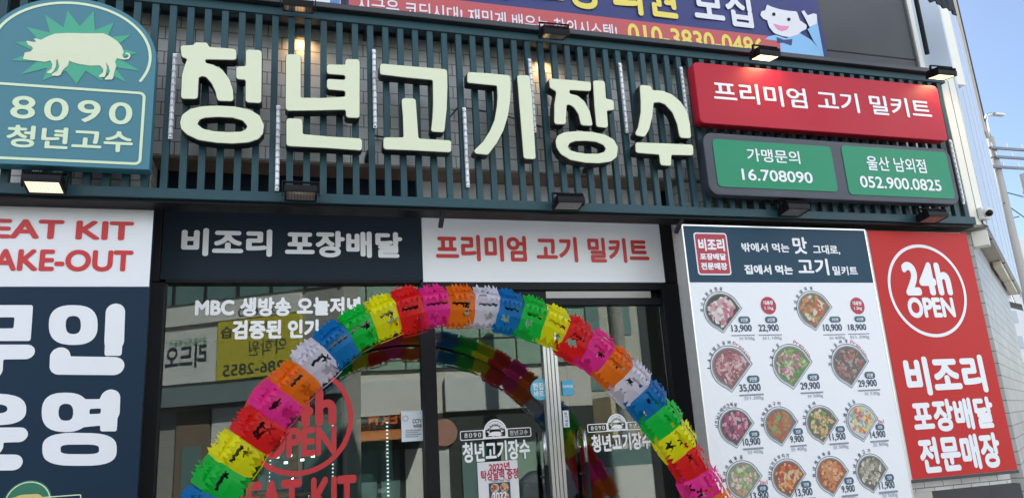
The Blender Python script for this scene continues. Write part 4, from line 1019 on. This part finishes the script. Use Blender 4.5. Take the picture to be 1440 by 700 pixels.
BGL = mat('bluegreen_window', (.15, .24, .24), .12, var=.2, vscale=1.5)
GRN = mat('green_curtain_wall', (.30, .44, .36), .2, var=.15, vscale=.8)
BRN = mat('brown_shopfront', (.22, .16, .12), .7, var=.2)
LG = mat('light_grey_panel', (.60, .62, .63), .5, var=.06)
ORG = mat('orange_letter', (.55, .13, .03), .5)
AWN = mat('orange_awning', (.50, .17, .05), .7, var=.15)
# building A: slanted, seen in the left window
c0 = at(400, 500, 13.0)
A = Wall((c0.x, .1-13.0, -.15), (-.55, .835, 0))
ba = thing('facing_building', 'shop building across the street with yellow and white signboards, mirrored in the left window', 'building', A.O)
u0, u1 = A.uz(484, 500)[0], A.uz(215, 500)[0]
ul, ur = min(u0, u1), max(u0, u1)+6
m = MB(); A.box(m, ul, ur, 0, 8, -.8, 0, CONC); m.build('wall', ba)
za, zb_ = A.uz(310, 535)[1], A.uz(310, 460)[1]
zmid_ = (za+zb_)/2
ud, ue, uf = A.uz(310, 500)[0], A.uz(228, 500)[0], A.uz(425, 500)[0]
m = MB(); A.box(m, ud+.01, ue, za, zb_, .003, .12, OW); A.text(m, '리드오', ud+.3, ue-.2, za+.35, za+.95, .125, DK, .03); A.text(m, '공인중개사 부동산', ud+.3, ue-.3, zb_-.42, zb_-.22, .125, mat('green_letter', (.05, .3, .12), .5), .01); m.build('signboard', ba)
m = MB(); A.box(m, uf, ud-.01, za, zb_+.1, .003, .14, YS_); A.text(m, '약학원', uf+.35, ud-.9, za+.5, zb_-.45, .145, DK, 0); A.text(m, '286-2855', uf+.4, ud-.2, za+.08, za+.34, .145, DK, .01); A.text(m, '주민학습', uf+.7, ud-.1, zb_-.32, zb_-.02, .145, DK, .01); m.build('signboard', ba)
m = MB(); A.box(m, uf, ue, zb_+.14, zb_+.62, .003, .1, OW); A.text(m, '285-2620', uf+.25, ud-.55, zb_+.18, zb_+.40, .105, DK, 0); m.build('signboard', ba)
m = MB(); A.box(m, ul, ur, zb_+.7, 8, .003, .05, BGL)
k = ul
while k < ur: A.box(m, k, k+.06, zb_+.7, 8, .051, .09, CHAR); k += .95
A.box(m, ul, ur, zb_+2.6, zb_+2.9, .051, .12, LG)
m.build('window_band', ba)
m = MB(); A.box(m, ul, ur, za-.55, za-.1, .003, .35, mat('blue_grey_canopy', (.20, .26, .28), .5, var=.1)); m.build('canopy', ba)
m = MB()
for i, (a_, b_) in enumerate(((250, 296), (300, 352), (356, 420), (430, 480))):
    ua, ub = sorted((A.uz(a_, 600)[0], A.uz(b_, 600)[0])); A.box(m, ua, ub, .1, za-.65, .003, .06, (BRN, OW, BRN, BGL)[i])
    A.box(m, ua+.2, ub-.2, .9, za-1.5, .062, .08, BGL)
m.build('shopfront', ba)
# building B: grey panels and green glass, seen in the doors
c0 = at(650, 550, 15.0)
Bw = Wall((c0.x, .1-15.0, -.15), (-.12, .993, 0))
bb = thing('facing_building', 'green glass building across the street with grey panel band, mirrored in the doors', 'building', Bw.O)
uL, uR = sorted((Bw.uz(470, 550)[0], Bw.uz(832, 550)[0]))
m = MB(); Bw.box(m, uL, uR, 0, 8.6, -7, 0, OPW); m.build('wall', bb)
z0_, z1_ = Bw.uz(690, 576)[1], Bw.uz(690, 528)[1]
m = MB()
for a_, b_ in ((472, 598), (625, 762)):
    ua, ub = sorted((Bw.uz(a_, 540)[0], Bw.uz(b_, 540)[0])); Bw.box(m, ua, ub, z0_, z1_, .003, .15, LG)
m.build('panel_band', bb)
m = MB(); Bw.box(m, uL, uR, z1_+.25, 8.6, .003, .06, GRN); k = uL
while k < uR: Bw.box(m, k, k+.04, z1_+.25, 8.6, .061, .075, CHAR); k += 1.05
z = z1_+.25
while z < 8.5: Bw.box(m, uL, uR, z, z+.04, .0612, .0765, CHAR); z += .8
m.build('curtain_wall', bb)
m = MB(); ua, ub = sorted((Bw.uz(478, 600)[0], Bw.uz(598, 600)[0])); zz0, zz1 = Bw.uz(530, 604)[1], Bw.uz(530, 578)[1]
Bw.box(m, ua, ub, zz0, zz1, .003, .12, BLACKM); Bw.text(m, 'EVERYT', ua+.3, ub-.6, zz0+.12, zz1-.08, .125, ORG, .03); m.build('shop_sign', bb)
zz = Bw.uz(530, 615)[1]
m = MB(); Bw.box(m, uL, uR, 0, z0_-.02, .001, .0025, mat('dark_shopfront', (.045, .05, .05), .4, var=.2)); m.build('shopfront_wall', bb)
m = MB(); vs = [Bw.P(ua, zz0-.02, .13), Bw.P(ub, zz0-.02, .13), Bw.P(ub, zz-.05, 1.1), Bw.P(ua, zz-.05, 1.1)]; vs += [v+Vector((0, 0, -.03)) for v in vs]
m.add(vs, [(0, 1, 2, 3), (7, 6, 5, 4), (2, 3, 7, 6), (0, 3, 7, 4), (1, 2, 6, 5)], AWN); m.build('awning', bb)
m = MB()
for a_, b_, mt in ((486, 530, BGL), (536, 562, BGL), (570, 597, OW), (612, 632, LG), (650, 700, BGL), (705, 765, GRN)):
    ua, ub = sorted((Bw.uz(a_, 660)[0], Bw.uz(b_, 660)[0])); Bw.box(m, ua, ub, .15, zz-.35, .003, .05, mt)
m.build('shopfront', bb)
ce = Bw.uz(624, 608); m = MB(); vs = [Bw.P(ce[0]+.36*math.cos(R(15*i)), ce[1]+.36*math.sin(R(15*i)), .16) for i in range(24)]; m.add(vs, [tuple(range(24))], mat('round_sign_pink', (.45, .22, .18), .5)); m.build('round_sign', bb)
# building C: beige wall with tree, right door
c0 = at(900, 600, 18.0)
Cw = Wall((c0.x, .1-18.0, -.15), (.10, .99, 0))
bc = thing('facing_building', 'beige walled building across the street mirrored in the right door', 'building', Cw.O)
ua, ub = sorted((Cw.uz(862, 600)[0], Cw.uz(990, 600)[0]))
zt_ = Cw.uz(880, 556)[1]
m = MB(); Cw.box(m, ua-1, ub, 0, zt_, -4, 0, mat('beige_wall', (.55, .47, .33), .8, var=.08)); m.build('wall', bc)
m = MB(); Cw.box(m, ua-1, ub+3, 0, 10, -11, -5, mat('pale_block', (.42, .42, .38), .8, var=.1))
for i in range(6):
    for j in range(3): Cw.box(m, ua-.5+i*1.5, ua+.5+i*1.5, zt_+.5+j*2.3, zt_+1.8+j*2.3, -5, -4.95, BGL)
m.build('upper_storey', bc)
u_ = Cw.uz(888, 640)[0]
tr = thing('bare_tree', 'bare young tree against the beige wall mirrored in the right door', 'tree', Cw.P(u_, 0, 1.2))
m = MB(); rt_ = random.Random(4)
def branch(p, d, l, r_, n_):
    q = p+d*l; m.tube([p, (p+q)/2+Vector((rt_.uniform(-.02, .02),)*3), q], [r_, r_*.85, r_*.7], BRN, 6)
    if n_ == 0: return
    for _ in range(3 if n_ > 1 else 2):
        branch(q, (d+Vector((rt_.uniform(-.7, .7), rt_.uniform(-.4, .4), rt_.uniform(-.05, .5)))).normalized(), l*.68, r_*.6, n_-1)
branch(Cw.P(u_, 0, 1.2), Vector((0, 0, 1)), 1.5, .06, 4); m.build('trunk', tr)
q = Cw.uz(900, 600)[0]
p_ = at(872, 520, 10.0)
tag(MB().tube([(p_.x, -9.9, -.15), (p_.x, -9.9, 9)], .17, mat('pole_concrete', (.30, .30, .28), .8, var=.1), 16).build('concrete_pole'), 'grey concrete pole across the street mirrored in the right door', 'pole')
# parked car
q = at(900, 690, 9.0)
car = thing('parked_car', 'white parked car mirrored low in the right door', 'car', (q.x, -9.5, -.15))
def carsec(pts, y0, y1, mt, m, x0): 
    n_ = len(pts); vs = [(x0+x, y0, z-.15) for x, z in pts]+[(x0+x, y1, z-.15) for x, z in pts]
    m.add(vs, [tuple(range(n_)), tuple(range(n_, 2*n_))[::-1]]+[(i, (i+1) % n_, n_+(i+1) % n_, n_+i) for i in range(n_)], mt)
CARP = mat('white_car_paint', (.7, .7, .7), .2)
m = MB(); carsec([(-2.1, .35), (-2.1, .8), (-1.9, .95), (-1.2, 1.0), (1.3, .98), (2.0, .8), (2.15, .6), (2.15, .35)], -10.3, -8.7, CARP, m, q.x); carsec([(-1.5, 1.0), (-1.1, 1.42), (.3, 1.46), (1.2, .99)], -10.2, -8.8, CARP, m, q.x); m.build('body', car, bevel=.05)
m = MB(); carsec([(-1.3, 1.03), (-1.02, 1.36), (.27, 1.4), (.98, 1.03)], -10.21, -8.79, BGL, m, q.x); m.build('side_window', car)
for wx in (-1.3, 1.35):
    for wy in (-10.2, -8.8): MB().tube([(q.x+wx, wy-.1, .17), (q.x+wx, wy+.1, .17)], .32, ROOFBLACK, 20).build('wheel', car)

# ================================================================== FAR RIGHT: pole, wires, distant block
def vp(px_, py_, Y): return at(px_, py_, Y)
up_ = thing('utility_pole', 'tall concrete utility pole with street lamp arm and crossarms at the far right', 'pole', (vp(1440, 690, 14).x, 14, 0))
PC = mat('pole_grey', (.36, .34, .31), .8, var=.1)
xb = vp(1424, 350, 14).x+.16
MB().tube([(xb, 14, -.15), (xb, 14, vp(1408, 195, 14).z)], [.19, .13], PC, 16).build('shaft', up_, smooth=True)
zt2 = vp(1408, 195, 14).z
MB().tube([(xb, 14, zt2-.6), (xb, 14, vp(1405, 172, 14).z), (xb+.1, 14, vp(1405, 164, 14).z), (xb+.35, 14, vp(1405, 161, 14).z), (xb+.55, 14, vp(1405, 160.5, 14).z)], [.06, .055, .05, .045, .04], STEEL, 10).build('lamp_arm', up_, smooth=True)
zl = vp(1405, 161, 14).z
MB().box(xb+.5, xb+.95, 13.9, 14.1, zl-.06, zl+.03, LG).build('lamp_head', up_, bevel=.02)
for (yy, dx0, dx1) in ((212, -.35, 2.6), (224, -.2, 2.6), (238, -.75, 2.6)):
    z = vp(1412, yy, 14).z; MB().box(xb+dx0, xb+dx1, 13.78, 13.86, z-.05, z+.04, mat('crossarm', (.16, .17, .2), .6)).build('crossarm', up_)
    m = MB()
    for k in range(4): m.tube([(xb+dx0+.1+k*.75, 13.82, z+.04), (xb+dx0+.1+k*.75, 13.82, z+.2)], .035, LG, 8)
    m.build('insulator', up_)
m = MB().tube([(xb+1.0, 13.7, zt2-2.4), (xb+1.0, 13.7, zt2-1.5)], .26, mat('transformer', (.4, .42, .45), .5), 16); m.build('transformer', up_)
WIR = mat('black_wire', (.015, .015, .017), .6)
wl = [((1412, 238), (1395, 236), 'lower'), ((1412, 224), (1396, 226), 'upper')]
def wire(a, b, sag, r_, lab):
    a, b = Vector(a), Vector(b); pts_ = [a.lerp(b, t/12)+Vector((0, 0, -sag*4*(t/12)*(1-t/12))) for t in range(13)]
    tag(MB().tube(pts_, r_*1.5, WIR, 6).build('overhead_wire'), lab, 'wire', 'overhead wires')
zc1, zc2 = vp(1412, 212, 14).z, vp(1412, 238, 14).z
wire((xb-.3, 13.8, zc1), (xb-18, 40, zc1+1), .5, .012, 'thin overhead wire running back from the top crossarm')
wire((xb-.7, 13.8, zc2), (10.2, 3.4, 5.2), .15, .02, 'overhead wire from the lowest crossarm to the pale corner building')
wire((xb-.2, 13.8, vp(1412, 224, 14).z), (10.2, 3.6, 5.9), .15, .018, 'overhead wire from the middle crossarm to the pale corner building')
wire((xb+1.2, 13.8, zc2), (xb+30, 12, zc2+2), .4, .02, 'overhead wire running out of view to the right')
wire((xb, 14, zt2-3.6), (xb-9, 45, zt2-3), .6, .02, 'overhead wire below the transformer running back')
wire((xb, 14, zt2-4.6), (xb-9, 48, zt2-4), .6, .02, 'lowest overhead wire running back from the pole shaft')
wire((xb+.6, 14, zl), (xb+16, 30, zl+8), .2, .012, 'thin overhead wire rising from the street lamp to upper right')
rw = random.Random(9)
for k, (za_, zb2, dx_, yb_) in enumerate(((1.0, 1.4, 26, 40), (1.5, 1.3, 24, 34), (2.6, 2.9, 30, 30), (3.1, 2.2, -12, 50), (3.9, 3.1, -11, 46), (2.2, 3.6, 28, 20))):
    wire((xb+rw.uniform(-.3, .5), 13.9, zt2-za_), (xb+dx_, yb_, zt2-zb2+2), .5, .013, 'one of the thin overhead wires tangled round the far pole')
    [o for o in bpy.data.objects if o.name.startswith('overhead_wire')][-1]['label'] = ['overhead wire leaving the far pole %s' % q for q in ('just under its top crossarm to the right', 'between its crossarms to the right', 'beside the transformer to the right', 'above the pale block to the back', 'low on the shaft to the back', 'from the transformer to the near right')][k]
db = thing('distant_block', 'pale distant apartment block behind the utility pole', 'building', (vp(1440, 400, 60).x, 60, 0))
x_ = vp(1425, 400, 60).x; zt_ = vp(1440, 335, 60).z
m = MB().box(x_-6, x_+30, 60, 75, -.15, zt_, mat('white_block', (.62, .62, .62), .8, var=.05)); m.build('wall', db)
for i in range(8):
    for j in range(max(1, int((zt_-3)/3))): MB().box(x_-4.5+i*2.6, x_-3.2+i*2.6, 59.9, 60.05, 2+j*3.0, 3.4+j*3.0, mat('far_window', (.34, .37, .40), .3)).build('window', db)
q = at(1428, 430, 5.5)
lg2 = thing('wall_lamp', 'small dark wall lamp on the tiled corner at the far right', 'lamp', q)
MB().obox(q, (Vector((.8, .6, 0)), Vector((.5, -.7, -.4)).normalized(), Vector((0, 0, 1))), (.16, .12, .05), CHAR).build('shade', lg2)
MB().tube([q+Vector((0, 0, .05)), q+Vector((.2, .2, .25))], .02, CHAR, 8).build('arm', lg2)
print('SCENE BUILT', len(bpy.data.objects))
